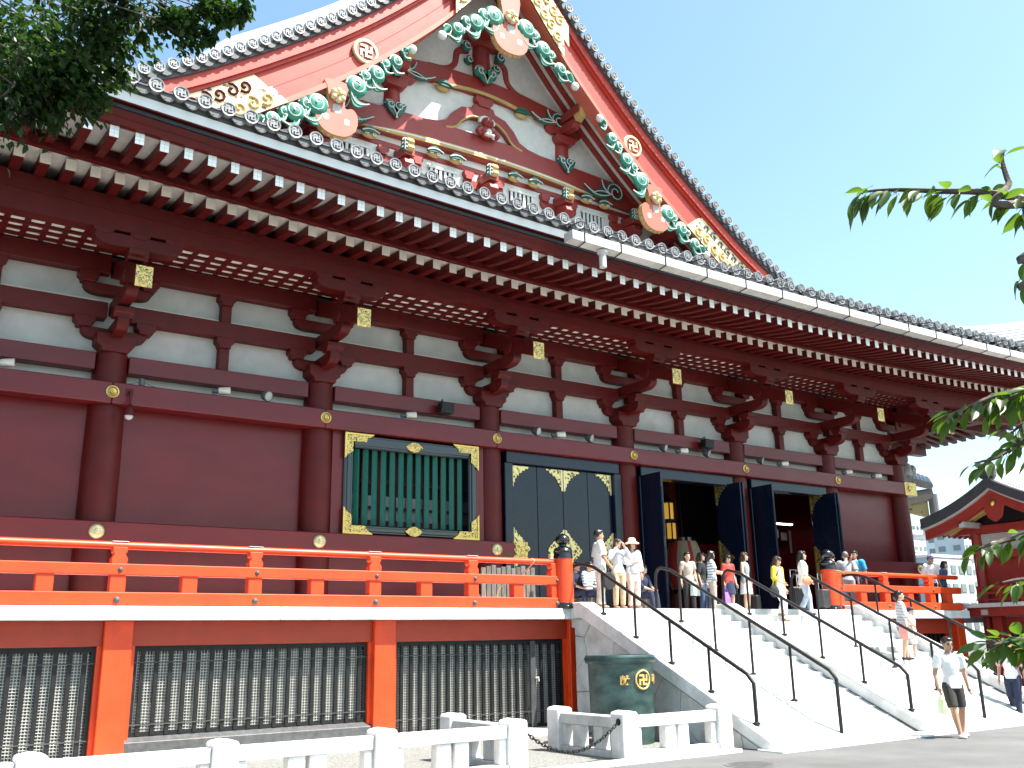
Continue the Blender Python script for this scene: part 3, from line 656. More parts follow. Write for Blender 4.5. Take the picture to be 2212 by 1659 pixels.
# posts under the upper beam with bracket heads, and the central king post
def gpost(dx, z0, z1, r):
    p = MB().lathe([(r*0.92, z0), (r*1.06, lerp(z0, z1, 0.4)), (r, z1)], (GX+dx, GW-0.02, 0), n=18).build('gable_post', GRED, H, smooth=40)
    ft_ = MB()
    for u in (-0.16, 0.12): scroll(ft_, (GX+dx+u, z0+0.10), 0.16, 1 if u > 0 else -1, GW-0.30)
    leaf(ft_, (GX+dx-0.3, z0+0.2), (GX+dx+0.05, z0-0.28), 0.14, GW-0.33, 0, 0.1); leaf(ft_, (GX+dx+0.3, z0+0.2), (GX+dx, z0-0.28), 0.14, GW-0.33, 0, -0.1)
    ft_.build('carved_foot', [JADED, CHALK], p, smooth=40)
    return p
for s in (-1, 1):
    gp = gpost(s*2.92, 15.85, 16.55, 0.27)
    for (w, z, h, yy) in ((0.36, 16.55, 0.26, 0.42), (0.66, 16.85, 0.24, 0.30)):
        MB().prism([(GX+s*2.92+u, z+v) for u, v in arm_poly(w, h)], 'y', GW-yy, GW+0.1).build('bracket_arm', GRED, gp, bevel=0.01)
    for u in (-0.5, 0.5): MB().prism(block_poly(GX+s*2.92+u, 0.17, 0.2, 17.05), 'y', GW-0.32, GW+0.1).build('bearing_block', GRED, gp, bevel=0.008)
    MB().prism([(GW-0.1, 16.9), (GW-0.85, 16.85), (GW-0.98, 16.98), (GW-0.9, 17.12), (GW-0.1, 17.2)], 'x', GX+s*2.92-0.13, GX+s*2.92+0.13).build('bracket_nose', GRED, gp, bevel=0.01)
    MB().prism([(GW-1.0, 17.0), (GW-1.22, 17.1), (GW-1.3, 17.35), (GW-1.16, 17.5), (GW-0.9, 17.3)], 'x', GX+s*2.92-0.12, GX+s*2.92+0.12).build('carved_nose', OCHRE, gp, smooth=40)
    MB().box(GX+s*2.92-0.15, GX+s*2.92+0.15, GY+0.35, GW, 17.22, 17.5).build('gable_purlin', GRED, gp, bevel=0.01)
    # lower purlin ends near the feet
    MB().box(GX+s*6.6-0.2, GX+s*6.6+0.2, GY+0.35, GW, 14.0, 14.4).build('gable_purlin', GRED, H, bevel=0.01)
    fb = MB().prism([(GX+s*6.4+u, 13.55+v) for u, v in arm_poly(0.6, 0.3)], 'y', GW-0.5, GW+0.1).build('bracket_arm', GRED, H, bevel=0.01)
    MB().prism([(GX+s*6.4+u, 14.9+v) for u, v in arm_poly(0.5, 0.26)], 'y', GW-0.5, GW+0.1).build('bracket_arm', GRED, H, bevel=0.01)
kp = MB().lathe([(0.30, 17.85), (0.34, 18.3), (0.31, 18.9)], (GX, GW-0.02, 0), n=18).build('king_post', GRED, H, smooth=40)
MB().prism([(GX+u, 18.9+v) for u, v in arm_poly(0.62, 0.28)], 'y', GW-0.4, GW+0.1).build('bracket_arm', GRED, kp, bevel=0.01)
MB().box(GX-0.2, GX+0.2, GY+0.35, GW, 19.18, 19.6).build('gable_purlin', GRED, kp, bevel=0.01)
kf = MB()
for u in (-0.2, 0.2): scroll(kf, (GX+u, 17.98), 0.19, 1 if u > 0 else -1, GW-0.36)
leaf(kf, (GX-0.3, 18.05), (GX, 17.6), 0.16, GW-0.40, 0, 0.1); leaf(kf, (GX+0.3, 18.05), (GX, 17.6), 0.16, GW-0.40, 0, -0.1); kf.build('carved_foot', [JADE, CHALK], kp, smooth=40)
for s in (-1, 1):   # flying struts either side of the king post
    pts = spline([(GX+s*0.48, GW-0.1, 18.72), (GX+s*0.82, GW-0.1, 18.55), (GX+s*0.92, GW-0.1, 18.1), (GX+s*1.25, GW-0.1, 17.85), (GX+s*1.8, GW-0.1, 17.78)], 4)
    MB().tube(pts, [0.13-0.003*i for i in range(len(pts))], 8).build('curved_strut', GRED, kp, smooth=40)
    fin = MB(); scroll(fin, (GX+s*0.6, 18.75), 0.17, s, GW-0.25); scroll(fin, (GX+s*0.48, 18.35), 0.15, s, GW-0.2); fin.build('leaf_scroll', [JADED, CHALK], kp, smooth=40)
# frog-leg strut with a seated guardian carving
hl = [(0.0, 16.88), (0.32, 16.86), (0.40, 16.70), (0.75, 16.62), (1.05, 16.35), (1.25, 16.05), (1.55, 15.92), (2.05, 15.84), (2.1, 15.74), (1.3, 15.74), (0.98, 15.84), (0.75, 16.12), (0.45, 16.34), (0.0, 16.40)]
fl_poly = [(GX+u, v+0.08) for u, v in hl]+[(GX-u, v+0.08) for u, v in reversed(hl[1:-1])]
fg = MB().prism(fl_poly, 'y', GW-0.27, GW-0.132).build('frog_leg_strut', GRED, H, bevel=0.01)
for s in (-1, 1):
    pts = [(GX+s*u, GW-0.29, v+0.08) for u, v in [(1.3, 15.78), (0.98, 15.88), (0.75, 16.16), (0.45, 16.38), (0.12, 16.42)]]
    MB().tube(spline(pts, 3), 0.035, 6).build('gilt_edge', OCHRE, fg, smooth=40)
MB().prism(block_poly(GX, 0.3, 0.3, 16.9), 'y', GW-0.32, GW+0.1).build('bearing_block', GRED, fg, bevel=0.01)
lg = MB(); rr_ = random.Random(3)
lg.ell((GX, GW-0.38, 16.02), (0.26, 0.17, 0.22), 12, 8); lg.ell((GX, GW-0.45, 16.30), (0.19, 0.17, 0.17), 12, 8)
for i in range(16):
    a = math.pi*i/15; lg.ell((GX+0.23*math.cos(a), GW-0.40, 16.34+0.14*math.sin(a)), (0.06, 0.07, 0.06), 8, 6, 1)
for s in (-1, 1):
    lg.tube([(GX+s*0.2, GW-0.42, 16.1), (GX+s*0.34, GW-0.45, 15.95), (GX+s*0.26, GW-0.5, 15.84)], [0.09, 0.085, 0.06], 8); lg.ell((GX+s*0.1, GW-0.55, 15.86), (0.075, 0.08, 0.05), 8, 6, 1); lg.ell((GX+s*0.07, GW-0.61, 16.33), (0.02, 0.02, 0.02), 6, 4, 1)
lg.ell((GX, GW-0.52, 15.95), (0.1, 0.08, 0.13), 10, 6, 1); lg.ell((GX, GW-0.6, 16.24), (0.07, 0.05, 0.045), 8, 6)
lg.build('guardian_carving', [GRED, CHALK], fg, smooth=60)
# row of brackets and barred vents under the lower beam
for i, dx in enumerate((-5.35, -2.68, 0.0, 2.68, 5.35)):
    gb = MB().prism([(GX+dx+u, 14.22+v) for u, v in arm_poly(0.66, 0.26)], 'y', GW-0.22, GW+0.1).build('gable_bracket', GRED, H, bevel=0.01)
    MB().prism([(GX+dx+u, 13.86+v) for u, v in arm_poly(0.36, 0.28)], 'y', GW-0.24, GW+0.1).build('bracket_arm', GRED, gb, bevel=0.01)
    MB().prism([(GW-0.1, 13.95), (GW-0.62, 13.97), (GW-0.78, 14.12), (GW-0.7, 14.3), (GW-0.1, 14.4)], 'x', GX+dx-0.14, GX+dx+0.14).build('stepping_arm', GRED, gb, bevel=0.01)
    for u in (-0.52, 0, 0.52): MB().prism(block_poly(GX+dx+u, 0.16, 0.24, 14.46), 'y', GW-0.28, GW+0.1).build('bearing_block', GRED, gb, bevel=0.008)
    MB().box(GX+dx-0.16, GX+dx+0.16, GW-0.75, GW-0.1, 14.36, 14.62).build('bracket_nose', GRED, gb, bevel=0.01)
    ns = [(GW-0.62, 14.48), (GW-0.82, 14.44), (GW-0.88, 14.55), (GW-0.82, 14.64), (GW-0.88, 14.72), (GW-0.80, 14.84), (GW-0.66, 14.80), (GW-0.62, 14.7)]
    MB().prism(ns, 'x', GX+dx-0.10, GX+dx+0.10).build('carved_nose', OCHRE, gb, bevel=0.02)
    cv = MB(); [scroll(cv, (GX+dx-0.13, 14.52+0.11*q), 0.085, -1, GW-0.70) for q in range(3)]; cv.build('nose_foliage', [JADED, CHALK], gb, smooth=40)
    for u in (-0.98, 0.98):
        if abs(dx+u) < 5.6:
            cc = MB(); cc.ell((GX+dx+u, GW-0.30, 14.86), (0.22, 0.06, 0.09), 10, 6, 0); scroll(cc, (GX+dx+u-0.08, 14.92), 0.10, 1, GW-0.32, 0.6); scroll(cc, (GX+dx+u+0.12, 14.89), 0.09, -1, GW-0.32, 0.6)
            cc.build('cloud_corbel', [OCHRE, CHALK, JADED], gb, smooth=40)
            cj = MB(); leaf(cj, (GX+dx+u-0.25, 14.90), (GX+dx+u+0.25, 14.92), 0.09, GW-0.36, 0, 0.15); cj.build('corbel_foliage', [JADED, CHALK], gb)
for dx in (-4.02, -1.34, 1.34, 4.02):
    vent = MB().box(GX+dx-0.42, GX+dx+0.42, GW-0.165, GW-0.131, 13.66, 14.52).build('vent', BLKM, H)
    for k in range(6): MB().box(GX+dx-0.40+k*0.148, GX+dx-0.40+k*0.148+0.075, GW-0.20, GW-0.166, 13.66, 14.52).build('vent_bar', CHALK, vent)
    MB().box(GX+dx-0.46, GX+dx+0.46, GW-0.22, GW-0.131, 14.52, 14.58).build('vent_lintel', CHALK, vent)
for dx in (-1.35, 1.35):    # corbels beneath the upper beam
    cc = MB(); cc.ell((GX+dx, GW-0.22, 17.10), (0.22, 0.08, 0.11), 10, 6, 0); leaf(cc, (GX+dx-0.26, 17.14), (GX+dx+0.26, 17.12), 0.10, GW-0.30, 1, 0.15); cc.build('cloud_corbel', [OCHRE, JADED], H, smooth=40)
# ================================================================== lattice window (bay 3)
def P7(x, y): return (x, y)
wx0, wx1 = 9.18, 12.86
wz0, wz1 = 4.32, 6.70
win = MB().box(8.98, 13.02, 20.74, 20.9, FLOOR, 4.3).build('window_apron', REDW, H)
for a, b in ((8.9, wx0), (wx1, 13.1)): MB().box(a, b, 20.5, 20.9, 4.3, 6.72).build('window_jamb', REDW, H)
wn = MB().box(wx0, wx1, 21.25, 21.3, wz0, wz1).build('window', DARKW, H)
for a, b, c, d, e_ in ((wx0, wx0+0.24, wz0, wz1, 0), (wx1-0.24, wx1, wz0, wz1, 0), (wx0+0.241, wx1-0.241, wz0, wz0+0.22, 1), (wx0+0.241, wx1-0.241, wz1-0.34, wz1-0.02, 1)):
    MB().box(a, b, 20.42, 20.8, c, d).build('window_frame', BLK, wn, bevel=0.03)
    if e_ == 0: MB().box(a+0.07, b-0.07, 20.39, 20.43, c+0.05, d-0.05).build('frame_moulding', BLK, wn, bevel=0.012)
    else: MB().box(a, b, 20.395, 20.43, c+0.06, d-0.06).build('frame_moulding', BLK, wn, bevel=0.012)
bw = (wx1-wx0-0.56)/13
slat = MB().prism([(-0.075, 20.62), (0, 20.54), (0.075, 20.62), (0, 20.70)], 'z', wz0+0.2, wz1-0.3).mesh('green_bar', GREENB)
for k in range(13): obj('green_bar', slat, wn, (wx0+0.28+bw*(k+0.5), 0, 0))
for z in (5.05, 5.68): MB().box(wx0+0.2, wx1-0.2, 20.98, 21.04, z-0.03, z+0.03).build('inner_rail', RED, wn)
for k in range(8): x = wx0+0.3+k*(wx1-wx0-0.6)/7; MB().box(x-0.04, x+0.04, 20.97, 21.05, wz0+0.2, wz1-0.3).build('inner_bar', RED, wn)
MB().box(wx0+0.25, wx1-0.25, 21.1, 21.11, wz0+0.22, 5.35).build('inner_pane', mat('frosted_glass', (0.30, 0.28, 0.30), 0.25, var=0.1, scale=2), wn)
MB().box(wx0+0.2, wx1-0.2, 20.98, 21.06, wz0+0.2, wz0+0.42).build('inner_rail', RED, wn)
for sx in (0, 1):
    for sz in (0, 1):
        u0 = wx0-0.02 if sx == 0 else wx1+0.02; du = 1 if sx == 0 else -1; v0 = wz0-0.01 if sz == 0 else wz1+0.0; dv = 1 if sz == 0 else -1
        pl = [(0, 0), (0.76, 0), (0.62, 0.11), (0.56, 0.21), (0.22, 0.21), (0.22, 0.46), (0.11, 0.54), (0, 0.66)]
        pl = [(u0+du*u, v0+dv*v*0.95) for u, v in pl]
        c_ = MB().prism(pl, 'y', 20.375, 20.40).build('gilt_corner', FRETS, wn)
        MB().prism([(u0, v0), (u0+du*0.76, v0), (u0+du*0.72, v0+dv*0.045), (u0+du*0.045, v0+dv*0.045), (u0+du*0.045, v0+dv*0.59), (u0, v0+dv*0.62)], 'y', 20.36, 20.376).build('gilt_corner_rim', GOLD, wn)
for z in (wz0+0.11, wz1-0.2):
    pl = [(11.02-0.25, z), (11.02-0.12, z+0.1), (11.02, z+0.13), (11.02+0.12, z+0.1), (11.02+0.25, z), (11.02+0.12, z-0.1), (11.02, z-0.13), (11.02-0.12, z-0.1)]
    MB().prism(pl, 'y', 20.36, 20.395).build('gilt_lozenge', FRETS, wn, bevel=0.01)
# ================================================================== doors
def tri_plate(cx, cz, w, h, sx, sz, y, m=FRET):
    """scalloped corner plate"""
    n = 7; pl = [(cx, cz), (cx+sx*w, cz)]
    for i in range(1, n*3):
        t = i/(n*3); u = w*(1-t); v = h*t; bulge = 0.05*abs(math.sin(t*math.pi*n))-0.10*math.sin(t*math.pi)
        pl.append((cx+sx*max(0.03, u+bulge*0.7), cz+sz*max(0.03, v+bulge*0.7)))
    pl.append((cx, cz+sz*h)); return pl
def lozenge(cx, cz, w, h, sx, y):
    pl = [(cx, cz-h)]; n = 7
    for seg in (0, 1):
        for i in range(1, n*2+1):
            t = i/(n*2); u = w*t if seg == 0 else w*(1-t); v = -h+h*t if seg == 0 else h*t
            pl.append((cx+sx*(u+0.03*abs(math.sin(t*math.pi*n))), cz+v))
    pl.append((cx, cz+h)); return pl
def doorframe(a, b):
    f = MB().box(a+0.42, b-0.42, 20.46, 20.82, 6.40, 6.72).build('door_frame', BLKD, H, bevel=0.015)
    for x0, x1 in ((a+0.36, a+0.62), (b-0.62, b-0.36)): MB().box(x0, x1, 20.46, 20.82, FLOOR, 6.40).build('frame_post', BLKD, f, bevel=0.015)
    MB().box(a+0.3, b-0.3, 20.40, 20.85, FLOOR+0.002, FLOOR+0.14).build('threshold', RED, f, bevel=0.01)
    return f
for i in (4, 5, 6): doorframe(CX[i], CX[i+1])
a, b = CX[4]+0.62, CX[5]-0.62; mid = (a+b)/2
for k in range(4):
    x0 = lerp(a, b, k/4)+0.006; x1 = lerp(a, b, (k+1)/4)-0.006
    dr = MB().box(x0, x1, 20.60, 20.68, FLOOR+0.14, 6.395).build('door_board', BLKD, H, bevel=0.01)
for (cx, s) in ((a+0.02, 1), (mid-0.012, -1), (mid+0.012, 1), (b-0.02, -1)):
    MB().prism(tri_plate(cx, 6.36, 0.56, 0.58, s, -1, 0), 'y', 20.578, 20.598).build('gilt_door_plate', FRET, H)
    MB().prism(lozenge(cx, 4.18, 0.56, 0.56, s, 0), 'y', 20.578, 20.598).build('gilt_door_plate', FRET, H)
    MB().box(min(cx, cx+s*0.06), max(cx, cx+s*0.06), 20.57, 20.579, 5.80, 6.36).build('gilt_edge', GOLDW, H)
    MB().box(min(cx, cx+s*0.06), max(cx, cx+s*0.06), 20.57, 20.579, 3.64, 4.72).build('gilt_edge', GOLDW, H)
    MB().tube([(cx+s*0.17, 20.57, 4.18+0.26*math.cos(t)) if False else (cx+s*abs(0.22*math.sin(t)), 20.57, 4.18+0.30*math.cos(t)) for t in [math.pi*j/12 for j in range(13)]], 0.018, 6).build('pull_ring', LAMPB, H, smooth=40)
# open bays: folded door pairs standing out from the jambs
for i in (5, 6):
    for s in (0, 1):
        d = 1 if s == 0 else -1
        xj = CX[i]+0.36 if s == 0 else CX[i+1]-0.66
        y1, y0 = (20.45, 19.62) if s == 0 else (20.88, 19.80)
        for q in (0, 1):
            xx = xj+d*(0.01+0.075*q); lo, hi = min(xx, xx+d*0.06), max(xx, xx+d*0.06)
            dr = MB().box(lo, hi, y0+0.05*q, y1, FLOOR+0.15, 6.42).build('folded_door', BLKD, H, bevel=0.01)
            if q == (0 if s == 0 else 1) and s == 1:
                xf = lo-0.008
                MB().prism([(y1-0.02-u, v) for u, v in tri_plate(0, 6.40, 0.50, 0.58, 1, -1, 0)], 'x', xf, lo).build('gilt_door_plate', FRET, dr)
                MB().prism([(y1-0.02-u, v) for u, v in lozenge(0, 4.18, 0.58, 0.56, 1, 0)], 'x', xf, lo).build('gilt_door_plate', FRET, dr)
                MB().box(lo-0.02, lo+0.02, y1-0.05, y1+0.012, 5.82, 6.40).build('gilt_edge', GOLD, dr); MB().box(lo-0.02, lo+0.02, y1-0.05, y1+0.012, 3.62, 4.74).build('gilt_edge', GOLD, dr)
            if q == 0:
                for z in (3.6, 5.3): MB().box(lo+0.015, hi-0.015, y0-0.006, y0+0.002, z-0.7, z+0.7).build('edge_slot', BLKM, dr)
# interior
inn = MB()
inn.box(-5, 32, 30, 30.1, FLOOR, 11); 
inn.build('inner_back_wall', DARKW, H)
MB().box(-6, 32, 20.3, 30, FLOOR-0.3, FLOOR).build('hall_floor', STONED, H)
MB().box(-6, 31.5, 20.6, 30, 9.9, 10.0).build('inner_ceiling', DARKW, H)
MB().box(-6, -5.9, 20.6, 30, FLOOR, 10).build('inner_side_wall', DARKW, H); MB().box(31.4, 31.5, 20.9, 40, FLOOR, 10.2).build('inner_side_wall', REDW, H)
for x, y in ((19.2, 25.2), (24.0, 25.2), (28.6, 25.2)): MB().lathe([(0.34, FLOOR), (0.34, 9.9)], (x, y, 0), n=18).build('inner_column', RED, H, smooth=40)
MB().box(22.9, 31.3, 26.0, 26.2, FLOOR, 5.3).build('inner_partition', REDW, H)
nb_ = on(2020*0.0+1703, 1135, y=25.95)
for (px0, py0, px1, py1) in ((1674, 1143, 1682, 1162), (1686, 1150, 1700, 1168), (1703, 1146, 1740, 1196)):
    p0 = on(px0, py0, y=25.9); p1 = on(px1, py1, y=25.9)
    tag(MB().box(p0.x, p1.x, 25.88, 25.9, p1.z, p0.z).build('notice_board', PLAST, None), {1674: 'small white notice at the left on the inner red wall', 1686: 'square white notice beside the large board indoors', 1703: 'large white board on the red wall inside the open door'}[px0], 'notice board', 'notices inside the hall')
p = on(1682, 1131, y=25.0)
lt = thing('tube_lamp', (p.x, 25.0, p.z), 'lit white tube lamp hanging inside the right doorway', 'lamp')
MB().box(p.x-0.75, p.x+0.75, 24.95, 25.05, p.z-0.03, p.z+0.01).build('tube', emit('tube_light', (1, 0.97, 0.9), 4.0), lt)
MB().box(p.x-0.8, p.x+0.8, 24.9, 25.1, p.z+0.011, p.z+0.06).build('lamp_housing', PLAST, lt)
MB().tube([(p.x, 25, p.z+0.06), (p.x, 25, 9.9)], 0.012, 6).build('hanging_rod', BLKM, lt)
# gilt hanging lanterns
GLOW = emit('lantern_glow', (0.70, 0.38, 0.05), 0.16)
for n_, (px, py, lab) in enumerate(((1443, 1105, 'upper gilt hexagonal lantern hanging in the middle doorway'), (1449, 1148, 'lower gilt hexagonal lantern hanging in the middle doorway'))):
    p = on(px, py, y=22.6+0.8*n_)
    L = thing('hanging_lantern', p, lab, 'lantern', 'gilt hanging lanterns')
    MB().lathe([(0.19, -0.26), (0.19, 0.26)], p, n=6).build('lantern_body', GLOW, L)
    for k in range(6):
        a = k*math.pi/3; MB().tube([(p.x+0.195*math.cos(a), p.y+0.195*math.sin(a), p.z-0.29), (p.x+0.195*math.cos(a), p.y+0.195*math.sin(a), p.z+0.29)], 0.025, 6).build('lantern_post', BLKM, L)
    MB().lathe([(0.30, 0.27), (0.26, 0.32), (0.1, 0.42), (0.0, 0.46)], p, n=6).build('lantern_roof', BLKM, L); MB().lathe([(0.08, -0.36), (0.22, -0.29), (0.22, -0.26)], p, n=6).build('lantern_base', BLKM, L)
    MB().tube([(p.x, p.y, p.z+0.5), (p.x, p.y, 9.9)], 0.015, 6).build('hanging_chain', BLKM, L)
# big paper lantern behind the people
p = on(1478, 1222, y=23.8)
L = thing('paper_lantern', p, 'large red and cream paper lantern inside the middle doorway', 'lantern')
prof = [(0.4, -0.8)]
for k in range(21): t = k/20; prof.append((0.45+0.2*math.sin(t*math.pi)+(0.012 if k % 2 else 0), -0.8+1.6*t))
prof.append((0.4, 0.8))
PAPER = mat('lantern_paper', (0.42, 0.36, 0.24), 0.8, var=0.06); PRED = mat('lantern_red', (0.50, 0.03, 0.03), 0.7, var=0.06)
lb = MB().lathe(prof, p, n=28); nn = 28
lb.m = [1 if (i % nn) in (13, 14, 15, 19) else 0 for i in range(len(lb.m))]
lb.build('paper_body', [PAPER, PRED], L, smooth=25)
MB().lathe([(0.42, 0), (0.42, 0.12)], p+Vector((0, 0, 0.8)), n=24).build('top_ring', BLK, L, smooth=30); MB().lathe([(0.42, -0.12), (0.42, 0)], p-Vector((0, 0, 0.8)), n=24).build('bottom_ring', BLK, L, smooth=30)
MB().tube([p+Vector((0, 0, 0.9)), (p.x, p.y, 9.9)], 0.02, 6).build('hanging_rope', BLKM, L)
# ================================================================== veranda slab, under-floor wall
for i in range(17):
    x0 = -2+i*0.93
    if x0 > 13.0: break
    MB().box(x0+0.003, min(x0+0.93, 13.06)-0.003, YL, 17.6, 2.275, FLOOR).build('veranda_slab', STONE, H, bevel=0.008)
for i in range(6): MB().box(22.4+i*0.95+0.003, 22.4+(i+1)*0.95-0.003, YL, 17.6, 2.275, FLOOR).build('veranda_slab', STONE, H, bevel=0.008)
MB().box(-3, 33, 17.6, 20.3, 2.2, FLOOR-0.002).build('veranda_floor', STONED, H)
MB().box(13.06, 22.4, 16.455, 17.6, 2.1, FLOOR-0.001).build('veranda_floor', STONE, H)
VERMSHADE = mat('vermilion_shaded', (0.34, 0.028, 0.006), 0.5, var=0.06, scale=3)  # pillar vermilion darkened: shade under the slab put into the lintel colour
PX = [-1.1, 3.71, 8.56, 13.22]
for x in PX: MB().box(x-0.225, x+0.225, 16.92, 17.5, 0.0, 2.274).build('base_pillar', VERM, H, bevel=0.012)
for x in (22.9, 25.35, 27.9): MB().box(x-0.2, x+0.2, 16.92, 17.5, 0.0, 2.274).build('base_pillar', VERM, H, bevel=0.012)
MB().box(22.4, 28.2, 17.12, 17.5, 1.85, 2.27).build('base_lintel', VERMSHADE, H); MB().box(22.4, 28.2, 17.45, 17.6, 0, 1.85).build('base_recess', BLKM, H)
for x in [22.5+0.22*k for k in range(26)]: MB().box(x-0.04, x+0.04, 17.3, 17.4, 0, 1.85).build('grille_bar', BLKM, H)
MESHM = WIRE
for j in range(3):
    a, b = PX[j]+0.226, PX[j+1]-0.226
    MB().box(a, b, 17.02, 17.5, 1.87, 2.273).build('base_lintel', VERMSHADE, H, bevel=0.01)
    for x in (a+0.0005, b-0.0705): MB().box(x, x+0.07, 17.04, 17.5, 0.1, 1.869).build('window_jamb', VERM, H)
    zb = 0.10 if j != 1 else 0.42
    gw = MB().box(a+0.071, b-0.071, 17.34, 17.37, 0.05, 1.87).build('grille_window', PANE, H)
    fr0, fr1 = a+0.075, b-0.075
    for (x0, x1, z0, z1) in ((fr0, fr0+0.06, zb, 1.86), (fr1-0.06, fr1, zb, 1.86), (fr0+0.061, fr1-0.061, 1.78, 1.86), (fr0+0.061, fr1-0.061, zb, zb+0.07)):
        MB().box(x0, x1, 17.11, 17.20, z0, z1).build('grille_frame', BLKM, gw)
    bars = 19 if j != 1 else 18
    bar = MB().box(-0.033, 0.033, 17.09, 17.135, zb+0.03, 1.80).mesh('grille_bar', BLKM)
    for k in range(bars): obj('grille_bar', bar, gw, (lerp(fr0+0.15, fr1-0.15, k/(bars-1)), 0, 0))
    for z in (1.60, 0.42 if j != 1 else 0.62): MB().box(fr0, fr1, 17.07, 17.088, z-0.008, z+0.008).build('cross_rod', DGREY, gw)
    # woven wire mesh behind the bars
    wm = MB(); n1 = int((fr1-fr0-0.12)/0.048); n2 = int((1.78-zb-0.07)/0.048)
    for k in range(n1): x = fr0+0.06+0.048*(k+0.5); wm.box(x-0.006, x+0.006, 17.167, 17.175, zb+0.07, 1.78)
    for k in range(n2): z = zb+0.07+0.048*(k+0.5); wm.box(fr0+0.06, fr1-0.06, 17.158, 17.167, z-0.006, z+0.006)
    stuff(wm.build('wire_mesh', MESHM, gw))
    if j == 1: MB().prism([(16.97, 0.0), (16.97, 0.36), (17.10, 0.43), (17.4, 0.43), (17.4, 0.0)], 'x', a+0.002, b-0.002).build('window_plinth', DGREY, H, bevel=0.008)
    # things seen dimly through the glass: blinds and boxes
    if j == 0: MB().box(fr0+0.1, fr1-1.5, 17.325, 17.33, 1.22, 1.78).build('roller_blind', mat('blind_teal', (0.11, 0.26, 0.28), 0.8, var=0.05), gw)
    MB().box(fr0+0.06, fr1-0.06, 17.315, 17.32, zb+0.07, 1.28 if j else 0.95).build('paper_screen', mat('paper_screen', (0.16, 0.155, 0.145), 0.9, var=0.25, scale=1.5), gw)
# gate leaf within the third grille
x0 = 12.10
MB().box(x0-0.06, x0+0.07, 17.06, 17.088, 0.12, 1.84).build('gate_stile', DGREY, H, bevel=0.006)
MB().tube([(x0+0.06, 17.05, 1.08), (x0+0.10, 17.02, 1.10), (x0+0.11, 17.02, 1.02)], 0.02, 8).build('gate_latch', GUT, H)
# ================================================================== stone staircase
SY0, RISE, RUN, NS = 16.45, FLOOR/16, 0.30, 16
st = thing('stone_staircase', (17.7, 14.0, 0), 'broad white granite staircase rising to the temple doors', 'staircase')
SXL, SXM, SXR = 13.08, 17.5, 22.4
for (x0, x1) in ((SXL+0.2, SXM-0.2), (SXM+0.2, SXR-0.2)):
    for i in range(NS):
        ztop = FLOOR-RISE*i; y1 = SY0-RUN*i
        if i == 0: continue
        cuts = sorted(random.Random(i*7+int(x0)).uniform(0.2, 0.8) for _ in range(2)); xs_ = [x0]+[lerp(x0, x1, (k+1)/3+(c-0.5)*0.12) for k, c in enumerate(cuts)]+[x1]
        for q in range(3):
            MB().box(xs_[q]+0.0015, xs_[q+1]-0.0015, y1-RUN if False else y1, y1+RUN+0.04, ztop-RISE-0.02, ztop).build('step', STONE, st, bevel=0.006)
def coping(x, w=0.2):
    y0, y1 = SY0+0.28, SY0-RUN*NS-0.22
    z0 = FLOOR+0.12; z1 = 0.14
    return MB().prism([(y0, z0), (SY0-0.05, z0), (y1+0.1, z1+0.06), (y1, z1), (y1, 0.0), (y1+0.15, 0.0), (SY0-0.1, FLOOR-0.22), (y0, FLOOR-0.22)], 'x', x-w, x+w)
for x in (SXL, SXM, SXR): coping(x).build('coping', STONE, st, bevel=0.012)
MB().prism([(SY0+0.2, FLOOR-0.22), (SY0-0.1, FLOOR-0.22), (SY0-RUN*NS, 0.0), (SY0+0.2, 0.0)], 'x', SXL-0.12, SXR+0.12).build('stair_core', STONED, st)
MB().box(SXL-0.3, SXR+0.3, SY0-RUN*NS-0.55, SY0-RUN*NS-0.001, -0.1, 0.03).build('landing_strip', STONE, st, bevel=0.01)
# crazy-jointed facing stones on the flank (convex cells clipped to the flank)
def clip(poly, n, d):
    out = []
    for i in range(len(poly)):
        a, b = poly[i], poly[(i+1) % len(poly)]; sa = a[0]*n[0]+a[1]*n[1]-d; sb = b[0]*n[0]+b[1]*n[1]-d
        if sa <= 0: out.append(a)
        if sa*sb < 0: t = sa/(sa-sb); out.append((a[0]+(b[0]-a[0])*t, a[1]+(b[1]-a[1])*t))
    return out
rs = random.Random(11); seeds = []
tries = 0
while len(seeds) < 34 and tries < 4000:
    tries += 1
    s_ = (rs.uniform(11.6, 16.7), rs.uniform(0, 2.4))
    if s_[1] < (s_[0]-11.6)/4.9*2.35+0.1 and all((s_[0]-q[0])**2+(s_[1]-q[1])**2 > 0.32 for q in seeds): seeds.append(s_)
flank = [(SY0+0.2, FLOOR-0.23), (SY0-0.12, FLOOR-0.23), (SY0-RUN*NS+0.05, 0.0), (SY0+0.2, 0.0)]
for s_ in seeds:
    pl = list(flank)
    for q in seeds:
        if q is s_: continue
        n = (q[0]-s_[0], q[1]-s_[1]); L_ = math.hypot(*n); n = (n[0]/L_, n[1]/L_); d = n[0]*(s_[0]+q[0])/2+n[1]*(s_[1]+q[1])/2-0.007
        pl = clip(pl, n, d)
        if len(pl) < 3: break
    if len(pl) >= 3: MB().prism(pl, 'x', SXL-0.12, SXL-0.145-rs.uniform(0, 0.012)).build('facing_stone', STONED, st, bevel=0.004)
